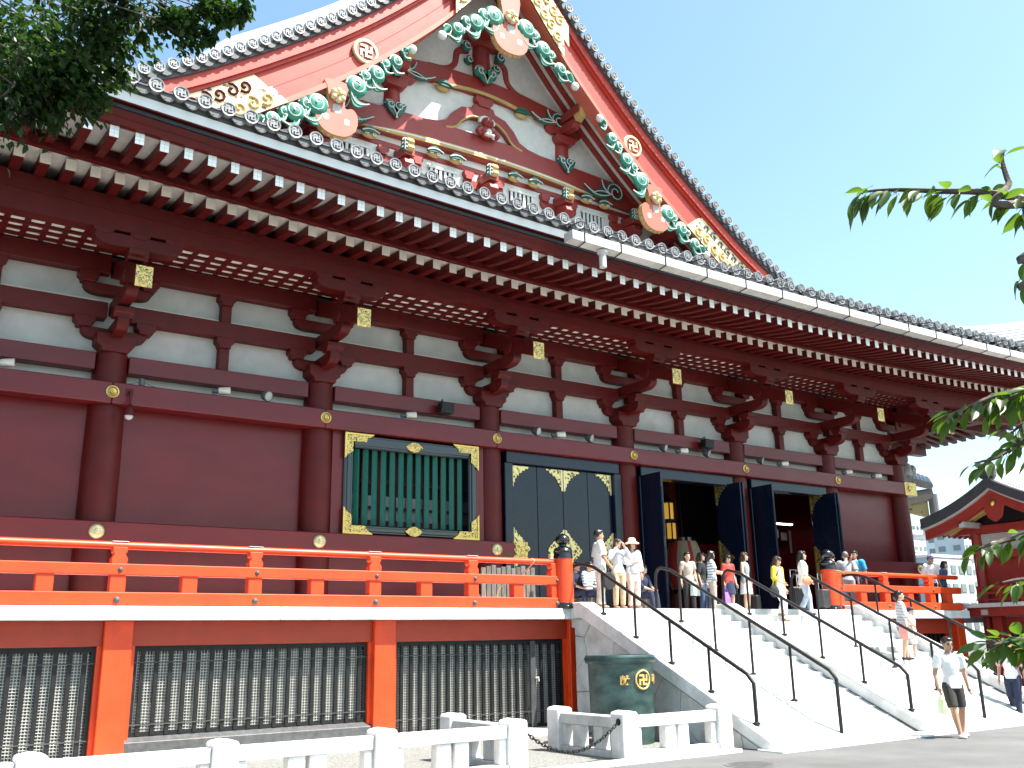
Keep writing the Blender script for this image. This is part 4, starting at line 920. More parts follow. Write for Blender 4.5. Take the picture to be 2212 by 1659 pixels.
# ================================================================== handrails
def handrail(x, base, label, start='loop', z_off=0.0):
    """black tube rail following the stairs; base(y) gives the height under a post"""
    hr = thing('stair_handrail', (x, 14, base(14)), label, 'handrail', 'black handrails of the stairs')
    hgt = 0.84
    yT, yB = SY0-0.15, SY0-RUN*NS+0.25
    zl = lambda y: FLOOR+0.1+hgt-(yT-y)*RISE/RUN
    if start == 'newel': pts = [(x, 16.78, FLOOR+0.92), (x, 16.55, FLOOR+0.93), (x, 16.35, FLOOR+0.9)]
    else: pts = [(x, 16.62, base(16.62)), (x, 16.62, FLOOR+0.62), (x, 16.60, FLOOR+0.78), (x, 16.53, FLOOR+0.88), (x, 16.42, FLOOR+0.91), (x, 16.3, FLOOR+0.88)]
    for k in range(7): y = lerp(16.1, yB+0.12, k/6); pts.append((x, y, zl(y)))
    pts += [(x, yB+0.03, zl(yB)-0.03), (x, yB-0.02, zl(yB)-0.10), (x, yB-0.02, base(yB)+0.0)]
    MB().tube(pts, 0.036, 10).build('rail_tube', BLKM, hr, smooth=50)
    for k in range(4):
        y = lerp(15.85, 12.9, k/3)
        MB().tube([(x, y, base(y)), (x, y, zl(y))], 0.027, 8).build('rail_post', BLKM, hr, smooth=50)
        MB().lathe([(0.07, 0), (0.065, 0.03), (0.03, 0.045)], (x, y, base(y)), n=10).build('post_foot', BLKM, hr)
    MB().lathe([(0.07, 0), (0.065, 0.03), (0.04, 0.045)], (x, yB-0.02, base(yB)), n=10).build('post_foot', BLKM, hr)
    if start == 'newel': MB().ell((x, 16.80, FLOOR+0.92), (0.055, 0.055, 0.055), 10, 8).build('rail_end_ball', BLKM, hr, smooth=60)
    return hr
cop = lambda y: FLOOR+0.12-max(0, (SY0-0.05-y))*(FLOOR-0.08)/(RUN*NS+0.07)
stp = lambda y: FLOOR if y > SY0 else FLOOR-RISE*(int((SY0-y)/RUN)+1)
handrail(SXL, cop, 'black handrail on the left stair coping, starting at the left newel post', 'newel')
handrail(15.3, stp, 'black handrail down the middle of the left flight')
handrail(SXM, cop, 'black handrail on the centre stair coping')
handrail(20.0, stp, 'black handrail down the middle of the right flight')
handrail(SXR, cop, 'black handrail on the right stair coping, starting at the right newel post', 'newel')
# ================================================================== vermilion balcony railings
BOLT = MB().lathe([(0.055, 0.0), (0.05, -0.018), (0.03, -0.032), (0, -0.036)], (0, 0, 0), axis='y', n=14).mesh('bolt', DGREY, smooth=50)
BOLTS = MB().lathe([(0.042, 0.0), (0.038, -0.014), (0.02, -0.026), (0, -0.028)], (0, 0, 0), axis='y', n=14).mesh('bolt', DGREY, smooth=50)
YR = 16.92
full = MB().box(-0.125, 0.125, YR-0.09, YR+0.10, 2.72, 3.20).mesh('rail_post', VERM, bevel=0.01)
cap_ = MB().prism([(-0.09, 3.186), (-0.125, 3.20), (-0.13, 3.27), (-0.095, 3.325), (-0.09, 3.35), (-0.115, 3.38), (-0.12, 3.46), (0.12, 3.46), (0.115, 3.38), (0.09, 3.35), (0.095, 3.325), (0.13, 3.27), (0.125, 3.20), (0.09, 3.186)], 'y', YR-0.09, YR+0.09).mesh('post_head', VERM, bevel=0.01)
short = MB().box(-0.13, 0.13, YR-0.09, YR+0.10, 2.72, 3.02).mesh('short_post', VERM, bevel=0.01)
stripm = MB().box(-0.13, 0.13, YR-0.06, YR+0.06, 3.550, 3.562).mesh('lead_strip', GUT)
def railing(x0, x1, fulls, shorts, label):
    r = thing('balcony_railing', ((x0+x1)/2, YR, FLOOR), label, 'railing', 'vermilion balcony railings')
    MB().tube([(x0, YR, 3.49), (x1, YR, 3.49)], 0.064, 14).build('top_rail', VERM, r, smooth=50)
    MB().box(x0, x1, YR-0.115, YR+0.06, 3.00, 3.185).build('middle_rail', VERM, r, bevel=0.012)
    MB().box(x0, x1, YR-0.12, YR+0.12, 2.515, 2.725).build('bottom_rail', VERM, r, bevel=0.012)
    for x in fulls:
        obj('rail_post', full, r, (x, 0, 0)); obj('post_head', cap_, r, (x, 0, 0)); obj('lead_strip', stripm, r, (x, 0, 0))
        obj('bolt', BOLTS, r, (x+0.02, YR-0.116, 3.09)); obj('bolt', BOLT, r, (x, YR-0.121, 2.60))
    for x in shorts: obj('short_post', short, r, (x, 0, 0))
    n = int((x1-x0)/2.2)+1
    for k in range(n): 
        xa = x0+0.15+k*2.2; xb = min(xa+1.5, x1-0.1)
        if xb > xa: MB().box(xa, xb, YR-0.1, YR+0.1, FLOOR+0.0005, 2.516).build('shim', BLKM, r)
    return r
railing(-2.0, 12.72, [-1.1, 1.25, 3.60, 5.92, 8.28, 10.50, 12.60], [-2.2, 0.1, 2.50, 4.77, 7.10, 9.40, 11.62], 'long vermilion railing along the veranda left of the stairs')
railing(21.9, 28.0, [22.25, 24.33, 26.52], [23.25, 25.43, 27.4], 'vermilion railing along the veranda right of the stairs')
def newel(x, label):
    n = thing('newel_post', (x, 16.86, FLOOR), label, 'post', 'newel posts of the veranda')
    MB().lathe([(0.21, FLOOR+0.12), (0.205, 3.58)], (x, 16.86, 0), n=28).build('post_shaft', VERM, n, smooth=40)
    MB().lathe([(0.24, FLOOR), (0.24, FLOOR+0.05), (0.225, FLOOR+0.06), (0.225, FLOOR+0.10), (0.215, FLOOR+0.12)], (x, 16.86, 0), n=28).build('post_shoe', BLK, n, smooth=30)
    MB().lathe([(0.215, 3.57), (0.215, 3.63), (0.207, 3.64), (0.207, 3.72), (0.215, 3.73), (0.20, 3.76), (0.175, 3.80), (0.12, 3.82), (0.085, 3.84), (0.08, 3.87), (0.11, 3.885), (0.155, 3.93), (0.165, 3.98), (0.14, 4.05), (0.08, 4.09), (0.03, 4.115), (0, 4.125)], (x, 16.86, 0), n=28).build('onion_finial', BLK, n, smooth=45)
newel(12.83, 'vermilion newel post with black onion finial left of the stairs'); newel(21.85, 'vermilion newel post with black onion finial right of the stairs')
# ================================================================== white stone fences
YFN = 12.24
def fpost(parent, x, y): 
    return MB().prism([(x-0.16, 0.01), (x+0.16, 0.01), (x+0.16, 0.69), (x+0.12, 0.715), (x, 0.735), (x-0.12, 0.715), (x-0.16, 0.69)], 'y', y-0.16, y+0.16).build('fence_post', STONE, parent, bevel=0.015)
def fspan(parent, a, b, m=STONE):
    a, b = Vector((*a, 0)), Vector((*b, 0)); d = (b-a).normalized(); a += d*0.161; b -= d*0.161; n = Vector((-d.y, d.x, 0)); c = (a+b)/2; h = (b-a).length/2
    Z = Vector((0, 0, 1))
    MB().obox(c+Z*0.555, d*h, n*0.11, Z*0.085).build('fence_rail', m, parent, bevel=0.012)
    MB().obox(c+Z*0.06, d*h, n*0.13, Z*0.055).build('fence_base', m, parent, bevel=0.012)
    k = max(2, round(2*h/0.62))
    for t in ([0.42, 0.58] if 2*h > 1.4 else [0.3, 0.7]):
        MB().obox(a+(b-a)*t+Z*0.2925, d*0.115, n*0.085, Z*0.1765).build('fence_baluster', m, parent, bevel=0.01)
    for t in (0.035, 0.965): MB().obox(a+(b-a)*t+Z*0.2925, d*0.06, n*0.085, Z*0.1765).build('fence_baluster', m, parent, bevel=0.01)
fl_ = thing('stone_fence', (4.0, YFN, 0), 'low white granite fence running left from the chain opening', 'fence', 'low granite fences')
xsF = [-2.4, -0.27, 1.87, 4.0, 6.16, 8.29]
for x in xsF: fpost(fl_, x, YFN)
for x0, x1 in zip(xsF, xsF[1:]): fspan(fl_, (x0, YFN), (x1, YFN))
fpost(fl_, 8.29, 13.95); fspan(fl_, (8.29, YFN), (8.29, 13.95), STONED)
fr_ = thing('stone_fence', (11.5, YFN, 0), 'low white granite fence between the chain opening and the stairs', 'fence', 'low granite fences')
for x in (10.43, 12.55): fpost(fr_, x, YFN)
fspan(fr_, (10.43, YFN), (12.55, YFN)); fpost(fr_, 10.43, 13.95); fspan(fr_, (10.43, YFN), (10.43, 13.95), STONED)
# chain
ch = thing('chain', (9.36, YFN, 0.3), 'black iron chain slung across the gap between the granite fences', 'chain')
link = MB(); pts = []
for k in range(13): a = 2*math.pi*k/12; pts.append((0.043*math.cos(a)*(1.0), 0, 0.024*math.sin(a)))
link.tube(pts, 0.009, 6, cap=False); link_me = link.mesh('chain_link', BLKM, smooth=50)
A, B = Vector((8.46, YFN-0.05, 0.55)), Vector((10.26, YFN-0.05, 0.57)); nl = 34
for k in range(nl):
    t = (k+0.5)/nl; sag = 0.36*4*t*(1-t); x = lerp(A.x, B.x, t); z = lerp(A.z, B.z, t)-sag; sl_ = math.atan2(-0.36*4*(1-2*t)+(B.z-A.z), B.x-A.x)
    o = obj('chain_link', link_me, ch, (x, A.y, z)); o.rotation_euler = (math.pi/2*(k % 2), -sl_, 0); o.rotation_mode = 'YXZ' if False else 'XYZ'
for p in (A, B): MB().lathe([(0.055, -0.01), (0.055, 0.02), (0.02, 0.03)], p+Vector((-0.012 if p is A else 0.012, 0, 0)), axis='x', n=12).build('chain_plate', BLKM, ch)
# ================================================================== bronze water tank
tk = thing('bronze_tank', (11.98, 14.1, 0), 'round green bronze water tank with gold emblem beside the stairs', 'tank')
TC = Vector((12.02, 14.15, 0)); TR = 0.79
MB().lathe([(0.565, 0.02), (0.575, 0.2), (0.60, 1.39), (0.605, 1.41), (0.56, 1.42)], TC, n=56).build('tank_body', BRONZE, tk, smooth=40)
MB().lathe([(0.605, 1.405), (0.64, 1.41), (0.65, 1.43), (0.65, 1.53), (0.64, 1.555), (0.55, 1.555), (0.54, 1.45), (0, 1.45)], TC, n=56).build('tank_rim', BRONZE, tk, smooth=35)
fm = MB()
for k in range(64):
    a = 2*math.pi*k/64; c = TC+Vector((0.652*math.cos(a), 0.652*math.sin(a), 1.482)); t_ = Vector((-math.sin(a), math.cos(a), 0)); n_ = Vector((math.cos(a), math.sin(a), 0)); Z = Vector((0, 0, 1))
    fm.obox(c+Z*0.028, t_*0.026, n_*0.006, Z*0.006); fm.obox(c-Z*0.028, t_*0.026, n_*0.006, Z*0.006); fm.obox(c+t_*0.024, t_*0.005, n_*0.006, Z*0.03); fm.obox(c-t_*0.008, t_*0.005, n_*0.006, Z*0.016)
fm.build('fret_border', BRONZE, tk)
def wrap(mb_pts, a0, z0):
    """bend flat (u, depth, v) points round the tank at angle a0"""
    out = []
    for u, d, v in mb_pts:
        z = z0+v; r = lerp(0.575, 0.60, (z-0.2)/1.19)+0.002+d; a = a0+u/0.585; out.append((TC.x+r*math.cos(a), TC.y+r*math.sin(a), z))
    return out
fwd_a = math.atan2(-1.0, 0.03)          # the emblem looks straight out from the hall
mj = manji(0.15, 0.0, 0.022); mj.v = wrap([(x, -y, z) for x, y, z in mj.v], fwd_a, 1.12); mj.build('emblem', GOLDP, tk)
rg = MB(); pts = [(0.16*math.cos(t), 0.01, 0.16*math.sin(t)) for t in [2*math.pi*k/36 for k in range(37)]]
rg.tube(wrap(pts, fwd_a, 1.12), 0.018, 8, cap=False); rg.build('emblem_ring', GOLDP, tk, smooth=50)
def glyph(ch_, size, a0, z0, name, parent, matl):
    c = bpy.data.curves.new('glyph', 'FONT'); c.body = ch_; c.size = size; c.extrude = 0.012; c.align_x = 'CENTER'; c.align_y = 'CENTER'; c.offset = 0.006*size/0.2
    o = bpy.data.objects.new('glyph', c); COL.objects.link(o); dg = bpy.context.evaluated_depsgraph_get(); me = bpy.data.meshes.new_from_object(o.evaluated_get(dg)); bpy.data.objects.remove(o)
    me.name = name
    vs = wrap([(v.co.x, v.co.z+0.012, v.co.y) for v in me.vertices], a0, z0)
    for v, p in zip(me.vertices, vs): v.co = p
    me.materials.clear(); me.materials.append(matl); return obj(name, me, parent)
glyph('献', 0.17, fwd_a-0.36/0.585, 1.11, 'gold_character', tk, GOLDP); glyph('奉', 0.17, fwd_a+0.36/0.585, 1.11, 'gold_character', tk, GOLDP)
# manhole cover
mh = on(1415.7+.36*575, 1061.8+.36*1640, z=0.0); mo = thing('manhole_cover', (mh.x, mh.y, 0), 'round iron manhole cover in the plaza in front of the stairs', 'manhole cover')
MB().lathe([(0.40, 0.0), (0.40, 0.006), (0.34, 0.008)], (mh.x, mh.y, 0), n=32).build('cover_rim', ASPH, mo); mk = MB().lathe([(0.335, 0.0), (0.335, 0.010), (0.0, 0.010)], (mh.x, mh.y, 0), n=32); mk.build('cover_plate', DGREY, mo)
# ================================================================== lamps on the upper beam
m1 = lambda x, y: (.36*x, 530.9+.36*y); m2 = lambda x, y: (707.8+.36*x, 530.9+.36*y); m3 = lambda x, y: (1415.7+.36*x, 530.9+.36*y)
def bay_of(x): return max(i for i in range(len(CX)) if CX[i] < x)
ordn = ['first', 'second', 'third', 'fourth', 'fifth', 'sixth', 'seventh', 'eighth', 'ninth']
tubes = [m1(25, 705), m1(1330, 888), m2(490, 1035), m2(1390, 1155), m2(2130, 1248), m3(770, 1322), m3(1155, 1370), m3(1330, 1393)]
for k, (px, py) in enumerate(tubes):
    p = on(px, py, y=20.36); zb = 7.171
    L = thing('tube_floodlight', (p.x, 20.4, zb), 'beige cylindrical lamp on the upper beam, %s of that kind from the left' % ordn[k], 'lamp', 'beige cylindrical beam lamps')
    d = Vector((0.93, -0.25, 0.08)).normalized(); c = Vector((p.x, 20.40, zb+0.13))
    MB().tube([c-d*0.06, c+d*0.02, c+d*0.19], [0.075, 0.085, 0.088], 14).build('lamp_body', LAMPB, L, smooth=40); MB().tube([c-d*0.20, c-d*0.06], [0.045, 0.06], 12).build('lamp_neck', LAMPG, L, smooth=40)
    MB().box(p.x-0.20, p.x-0.10, 20.36, 20.44, zb, zb+0.05).build('lamp_foot', LAMPG, L); MB().tube([c+d*0.191, c+d*0.195], [0.08, 0.08], 14).build('lamp_lens', GLASS, L)
rounds = [m1(1605, 905), m2(1260, 1115), m2(1580, 1160), m2(2025, 1218), m3(60, 1217) if False else m3(318, 1255), m3(640, 1292)]
for k, (px, py) in enumerate(rounds):
    p = on(px, py, y=20.34); zb = 7.171; z = max(p.z, zb+0.14)
    L = thing('round_floodlight', (p.x, 20.38, zb), 'dark round floodlight on the upper beam, %s of that kind from the left' % ordn[k], 'lamp', 'dark round beam floodlights')
    d = Vector((0.45, -0.85, -0.25)).normalized(); c = Vector((p.x, 20.36, z))
    MB().tube([c-d*0.16, c-d*0.10, c+d*0.02, c+d*0.05], [0.05, 0.10, 0.125, 0.13], 16).build('lamp_body', LAMPG, L, smooth=40); MB().tube([c+d*0.051, c+d*0.058], [0.105, 0.10], 16).build('lamp_lens', GLASS, L)
    MB().tube([(p.x, 20.40, zb), (p.x, 20.40, z)], 0.025, 8).build('lamp_stem', LAMPG, L)
for (px, py), lab in ((m2(700, 975), 'black box loudspeaker on the tie beam above the lattice window'), (m3(300, 1190), 'black box loudspeaker on the tie beam above the middle doorway')):
    p = on(px, py, y=20.42); L = thing('box_loudspeaker', (p.x, 20.52, p.z), lab, 'loudspeaker', 'black box loudspeakers')
    MB().prism([(p.x-0.2, p.z-0.14), (p.x+0.17, p.z-0.17), (p.x+0.2, p.z+0.1), (p.x-0.17, p.z+0.13)], 'y', 20.22, 20.46).build('speaker_box', BLKM, L, bevel=0.015)
    MB().tube([(p.x-0.1, 20.34, p.z+0.13), (p.x-0.1, 20.34, p.z+0.2), (p.x-0.02, 20.55, p.z+0.18)], 0.014, 6).build('speaker_bracket', BLKM, L)
p = on(*m1(775, 1020), y=20.1)
sc_ = thing('dome_camera', (p.x, 20.15, p.z), 'red painted dome camera hanging under the upper beam by the second column', 'camera')
MB().tube([(p.x, 20.262, 6.98), (p.x, 20.12, 6.98), (p.x, 20.12, p.z+0.2)], 0.028, 8).build('camera_arm', RED, sc_, smooth=40); MB().box(p.x-0.07, p.x+0.07, 20.255, 20.268, 6.9, 7.06).build('camera_plate', RED, sc_)
MB().lathe([(0.04, 0.24), (0.06, 0.2), (0.10, 0.14), (0.105, 0.03), (0.11, 0.0)], (p.x, 20.12, p.z), n=18).build('camera_housing', RED, sc_, smooth=40); MB().lathe([(0.09, 0.0), (0.075, -0.05), (0.04, -0.08), (0, -0.09)], (p.x, 20.12, p.z), n=18).build('camera_dome', GLASS, sc_, smooth=50)
p = on(*m1(850, 830), y=20.4); bd = thing('small_floodlight', (p.x, 20.4, 7.171), 'small grey lamp with splayed wires on the upper beam near the left column', 'lamp')
MB().lathe([(0.0, 0.2), (0.06, 0.16), (0.07, 0.06), (0.05, 0.0)], (p.x, 20.4, 7.171), n=12).build('lamp_body', LAMPG, bd, smooth=40)
for s in (-1, 1): MB().tube([(p.x, 20.38, 7.28), (p.x+s*0.2, 20.36, 7.2), (p.x+s*0.32, 20.36, 7.18)], 0.008, 5).build('wire', LAMPG, bd)
# slatted wooden stand behind the railing
wr = thing('wooden_rack', (11.9, 18.6, FLOOR), 'weathered wooden slat stand behind the left railing near the stairs', 'rack')
x0 = on(707.8+.36*935, 1061.8+.36*540, y=18.6).x; x1 = on(707.8+.36*1230, 1061.8+.36*540, y=18.6).x
for k in range(11): x = lerp(x0, x1, k/10); MB().box(x-0.06, x+0.06, 18.58, 18.62, FLOOR+0.12, FLOOR+0.98+0.03*(k % 3)).build('slat', WOODG, wr, bevel=0.006)
for z in (0.3, 0.75): MB().box(x0-0.1, x1+0.1, 18.625, 18.68, FLOOR+z, FLOOR+z+0.08).build('crossbar', WOODG, wr)
for x in (x0, x1): MB().box(x-0.05, x+0.05, 18.62, 18.9, FLOOR, FLOOR+0.12).build('foot', WOODG, wr)
PALEW = mat('pale_wood', (0.62, 0.38, 0.18), 0.7, var=0.12)
pw = tag(MB().box(x1+0.18, x1+0.28, 18.1, 18.2, FLOOR, FLOOR+1.3).build('wooden_post', PALEW, None, bevel=0.008), 'pale wooden post with rope behind the left railing end', 'post')
rp = tag(MB().tube(spline([(11.95, 16.80, 3.54), (11.98, 16.78, 3.46), (11.9, 17.2, 3.2), (11.8, 17.8, 3.0), (11.85, 18.05, 2.7), (11.83, 18.06, 2.53)], 4), 0.014, 6).build('rope', mat('rope', (0.60, 0.46, 0.26), 0.9, var=0.1), None, smooth=50), 'thin beige rope tied over the left railing', 'rope')
# ================================================================== annex (small red hall at the right)
AX = 29.1
an = thing('annex_hall', (31.5, 15.5, 0), 'small red hall with curved grey gable roof at the right edge', 'building')
AY = 15.52; ROOFZ = 6.42
def az(d): d = abs(d); return ROOFZ-0.64*d+0.090*d*d-0.03
def aband(name, o0, o1, x0, x1, m, d0=-2.34, d1=2.34, n=22, parent=None):
    rows = []
    for i in range(n+1): d = lerp(d0, d1, i/n); z = az(d); rows.append([(x0, AY+d, z+o0), (x1, AY+d, z+o0), (x1, AY+d, z+o1), (x0, AY+d, z+o1)])
    v = [p_ for r in rows for p_ in r]; f = []
    for i in range(n):
        for j in range(4): f.append((i*4+j, i*4+(j+1) % 4, (i+1)*4+(j+1) % 4, (i+1)*4+j))
    f += [(0, 1, 2, 3), (n*4+3, n*4+2, n*4+1, n*4)]
    return MB().add(v, f).build(name, m, parent or an, smooth=30)
ROOFD = mat('annex_roof_grey', (0.045, 0.042, 0.05), 0.6, var=0.15, scale=4)
aband('roof', 0.0, -0.30, AX-1.15, 40, ROOFD); aband('roof_face', 0.03, 0.004, AX-1.0, 40, mat('annex_roof_sheet', (0.50, 0.48, 0.45), 0.5, var=0.1, scale=3))
aband('eave_trim', -0.302, -0.36, AX-1.05, AX+8, PLAST); aband('bargeboard', -0.362, -0.66, AX-0.95, AX-0.80, mat('annex_red', (0.30, 0.022, 0.014), 0.5, var=0.08, scale=3), n=22)
aband('roof_soffit', -0.40, -0.45, AX-0.80, 40, MATS['annex_red'])
AR = MATS['annex_red']
rdg = MB().box(AX-0.9, 40, AY-0.18, AY+0.18, ROOFZ-0.1, ROOFZ+0.28).build('ridge', RIDGE, an, bevel=0.03)
MB().box(AX-1.12, AX-0.85, AY-0.24, AY+0.24, ROOFZ-0.05, ROOFZ+0.42).build('ridge_end', ROOFD, an, bevel=0.06)
for k in range(2): MB().tube([(AX-0.9, AY, ROOFZ+0.33), (40, AY, ROOFZ+0.33)], 0.10, 10).build('ridge_roll', RIDGE, rdg, smooth=40) if k == 0 else None
for k in range(9):
    for s in (-1, 1):
        x = AX-0.7+k*0.55; pts = [(x, AY+s*d, az(d)+0.035) for d in (0.3, 0.9, 1.5, 2.0, 2.3)]; MB().tube(pts, 0.018, 6).build('roof_seam', ROOFD, an)
# gable pediment, posts and walls
MB().prism([(AY-1.5, 5.05), (AY+1.5, 5.05), (AY+0.8, 5.45), (AY, 5.95), (AY-0.8, 5.45)], 'x', AX+0.05, AX+0.2).build('pediment_wall', BLKM, an)
MB().box(AX-0.1, AX+0.25, AY-1.75, AY+1.75, 4.85, 5.10).build('gable_beam', AR, an, bevel=0.02)
MB().box(AX-0.95, AX+0.1, AY+1.0, AY+1.16, 5.0, 5.18).build('purlin_end', PLAST, an)
MB().box(AX-0.9, AX+9, AY+1.02, AY+1.14, 4.99, 5.15).build('purlin', AR, an)
gp_ = MB().lathe([(0.09, 0), (0.09, -0.04), (0, -0.07)], (AX-0.96, AY, 5.62), axis='x', n=16).build('pendant_boss', GOLD, an, smooth=40)
MB().prism([(AY-0.35, 5.62), (AY-0.22, 5.2), (AY, 5.05), (AY+0.22, 5.2), (AY+0.35, 5.62), (AY, 5.85)], 'x', AX-0.94, AX-0.86).build('pendant', AR, an, bevel=0.02)
for s in (-1, 1):
    for q in range(2): MB().sweep([((AX-0.6+0.3*q, AY+s*(0.45+0.1*q), az(0.5)-0.60), (1, 0, 0), (0, 0, 1)), ((AX-0.6+0.3*q, AY+s*1.9, az(1.9)-0.60), (1, 0, 0), (0, 0, 1))], [(-0.05, -0.06), (0.05, -0.06), (0.05, 0.02), (-0.05, 0.02)]).build('soffit_rib', OCHRE, an)
for y in (AY+1.28, AY-1.3): MB().lathe([(0.15, 0.02), (0.15, 5.0)], (AX+0.1, y, 0), n=16).build('annex_post', AR, an, smooth=40)
MB().box(AX+0.15, AX+0.3, AY-1.3, AY+1.28, 4.30, 4.84).build('plaster_panel', PLAST, an); MB().box(AX+0.02, AX+0.3, AY-1.3, AY+1.28, 4.05, 4.30).build('annex_lintel', AR, an, bevel=0.01)
MB().box(AX+0.2, AX+0.32, AY-1.3, AY+1.28, 2.6, 4.05).build('annex_wall', AR, an)
MB().box(AX+0.2, 40, AY+1.2, AY+1.32, 2.6, 5.0).build('annex_wall', AR, an); MB().box(AX+0.2, 40, AY-1.36, AY-1.24, 0, 5.0).build('annex_wall', AR, an)
rk = MB().box(AX-0.85, AX-0.75, AY+0.5, AY+0.52, 4.3, 4.32)
raf = MB().box(AX-0.8, AX-0.72, 0, 0.6, 4.62, 4.70)
rfm = MB().sweep([((0, AY+0.7, az(0.7)-0.5), (1, 0, 0), (0, 0, 1)), ((0, AY+2.25, az(2.25)-0.5), (1, 0, 0), (0, 0, 1))], [(-0.05, -0.07), (0.05, -0.07), (0.05, 0.04), (-0.05, 0.04)]).mesh('annex_rafter', AR)
for k in range(22): obj('annex_rafter', rfm, an, (AX-0.7+k*0.3, 0, 0))
# annex platform, small balustrade and gate below
MB().box(AX-0.95, 40, AY-2.4, AY+1.6, 2.58, 2.70).build('annex_platform', STONE, an, bevel=0.01); MB().box(AX-0.75, 40, AY-2.2, AY+1.4, 2.32, 2.579).build('platform_beam', AR, an)
MB().box(AX-0.78, AX-0.70, AY+0.75, AY+0.95, 2.36, 2.52).build('beam_end', PLAST, an)
for z in (2.78, 2.98, 3.14): MB().box(AX-0.62, AX-0.55, AY-2.3, AY+1.1, z, z+0.055).build('balustrade_rail', AR, an)
for k in range(6): y = lerp(AY-2.3, AY+1.05, k/5); MB().box(AX-0.63, AX-0.54, y-0.04, y+0.04, 2.70, 3.22).build('balustrade_post', AR, an)
for y in (AY+0.75, AY-1.0, AY-2.1): MB().box(AX-0.35, AX-0.05, y-0.14, y+0.14, 0, 2.32).build('base_post', AR, an, bevel=0.01)
MB().box(AX-0.1, AX, AY-2.4, AY+0.9, 0, 2.3).build('base_wall', AR, an)
MB().box(AX-0.16, AX-0.105, AY-0.75, AY+0.45, 0.5, 1.95).build('base_window', PANE, an)
for k in range(9): y = lerp(AY-0.7, AY+0.4, k/8); MB().box(AX-0.2, AX-0.165, y-0.02, y+0.02, 0.5, 1.95).build('window_bar', BLKM, an)
# return railing in shade between veranda and annex, with dark posts
# ================================================================== distant gate roof behind the corner
fg_ = thing('distant_roof', (46, 30, 0), 'tiled roof corner with gilt beam end and drainpipe behind the hall corner', 'building')
q0 = on(1415.7+.36*1480, 530.9+.36*1440, r=46); q1 = on(1415.7+.36*1645, 530.9+.36*1478, r=46)
dq = (q1-q0); U = dq.normalized(); Nn = Vector((U.y, -U.x, 0)).normalized()
MB().obox((q0+q1)/2-U*2+Nn*-1.5, U*(dq.length/2+2), Nn*0.8, Vector((0, 0, 0.06))).build('roof_deck', TILE, fg_)
for k in range(8):
    c = q0+U*(k*dq.length/7)+Vector((0, 0, 0.25)); MB().tube([c+Nn*0.25, c-Nn*2.5+Vector((0, 0, 0.9))], 0.17, 12).build('round_eave_tile', RIDGE, fg_, smooth=40)
og = MB(); cc = q1-U*0.9-Nn*0.5+Vector((0, 0, 0.75)); og.ell(cc, (0.35, 0.35, 0.45), 10, 8); og.ell(cc+U*0.3+Vector((0, 0, 0.15)), (0.2, 0.2, 0.25), 8, 6); og.ell(cc-U*0.3+Vector((0, 0, 0.3)), (0.16, 0.16, 0.3), 8, 6); og.build('ridge_ornament', RIDGE, fg_, smooth=40)
g0 = on(1415.7+.36*1545, 530.9+.36*1510, r=46); g1 = on(1415.7+.36*1668, 530.9+.36*1490, r=46)
MB().tube([g0-(g1-g0)*0.6, g1], 0.28, 10).build('drain_trough', GUT, fg_); MB().tube([g1-(g1-g0)*0.05, g1-(g1-g0)*0.05-Vector((0, 0, 1.4))], 0.2, 10).build('drainpipe', GUT, fg_)
g2 = on(1415.7+.36*1545, 530.9+.36*1555, r=46.5); MB().obox(g2, U*0.65, Nn*0.2, Vector((0, 0, 0.42))).build('gilt_beam_end', FRETW, fg_); MB().obox(g2-U*2.2, U*1.5, Nn*0.2, Vector((0, 0, 0.5))).build('red_beam', VERM, fg_)
MB().obox(g2-U*3.2-Vector((0, 0, 8.2)), U*0.4, Nn*0.4, Vector((0, 0, g2.z/2+3.0))).build('gate_post', VERM, fg_)
# ================================================================== city behind
CITY = [(1972, 1128, 420, 13, 'pale grey tall slab building left of the city gap', 14), (1996, 1172, 360, 12, 'white building just right of the hall corner in the distance', 10), (2020, 1158, 380, 11, 'narrow pinkish block behind the leaning visitors', 10), (2046, 1126, 430, 15, 'white tower with rooftop machinery in the city gap', 14), (2072, 1150, 340, 10, 'pale block with a pointed grey gable front in the city gap', 9), (2098, 1140, 300, 9, 'grey building next to the annex post', 9), (2056, 1205, 200, 13, 'low grey roofed shop building in the city gap', 8), (1945, 1190, 300, 16, 'white block mostly hidden behind the hall corner', 9), (2130, 1175, 330, 14, 'pale block behind the annex wall', 9)]
BMATS = [mat('city_%d' % i, c, 0.7, var=0.05, scale=0.3) for i, c in enumerate([(0.62, 0.66, 0.68), (0.75, 0.75, 0.73), (0.72, 0.64, 0.60), (0.78, 0.78, 0.76), (0.70, 0.72, 0.75), (0.52, 0.56, 0.60), (0.36, 0.40, 0.42)])]
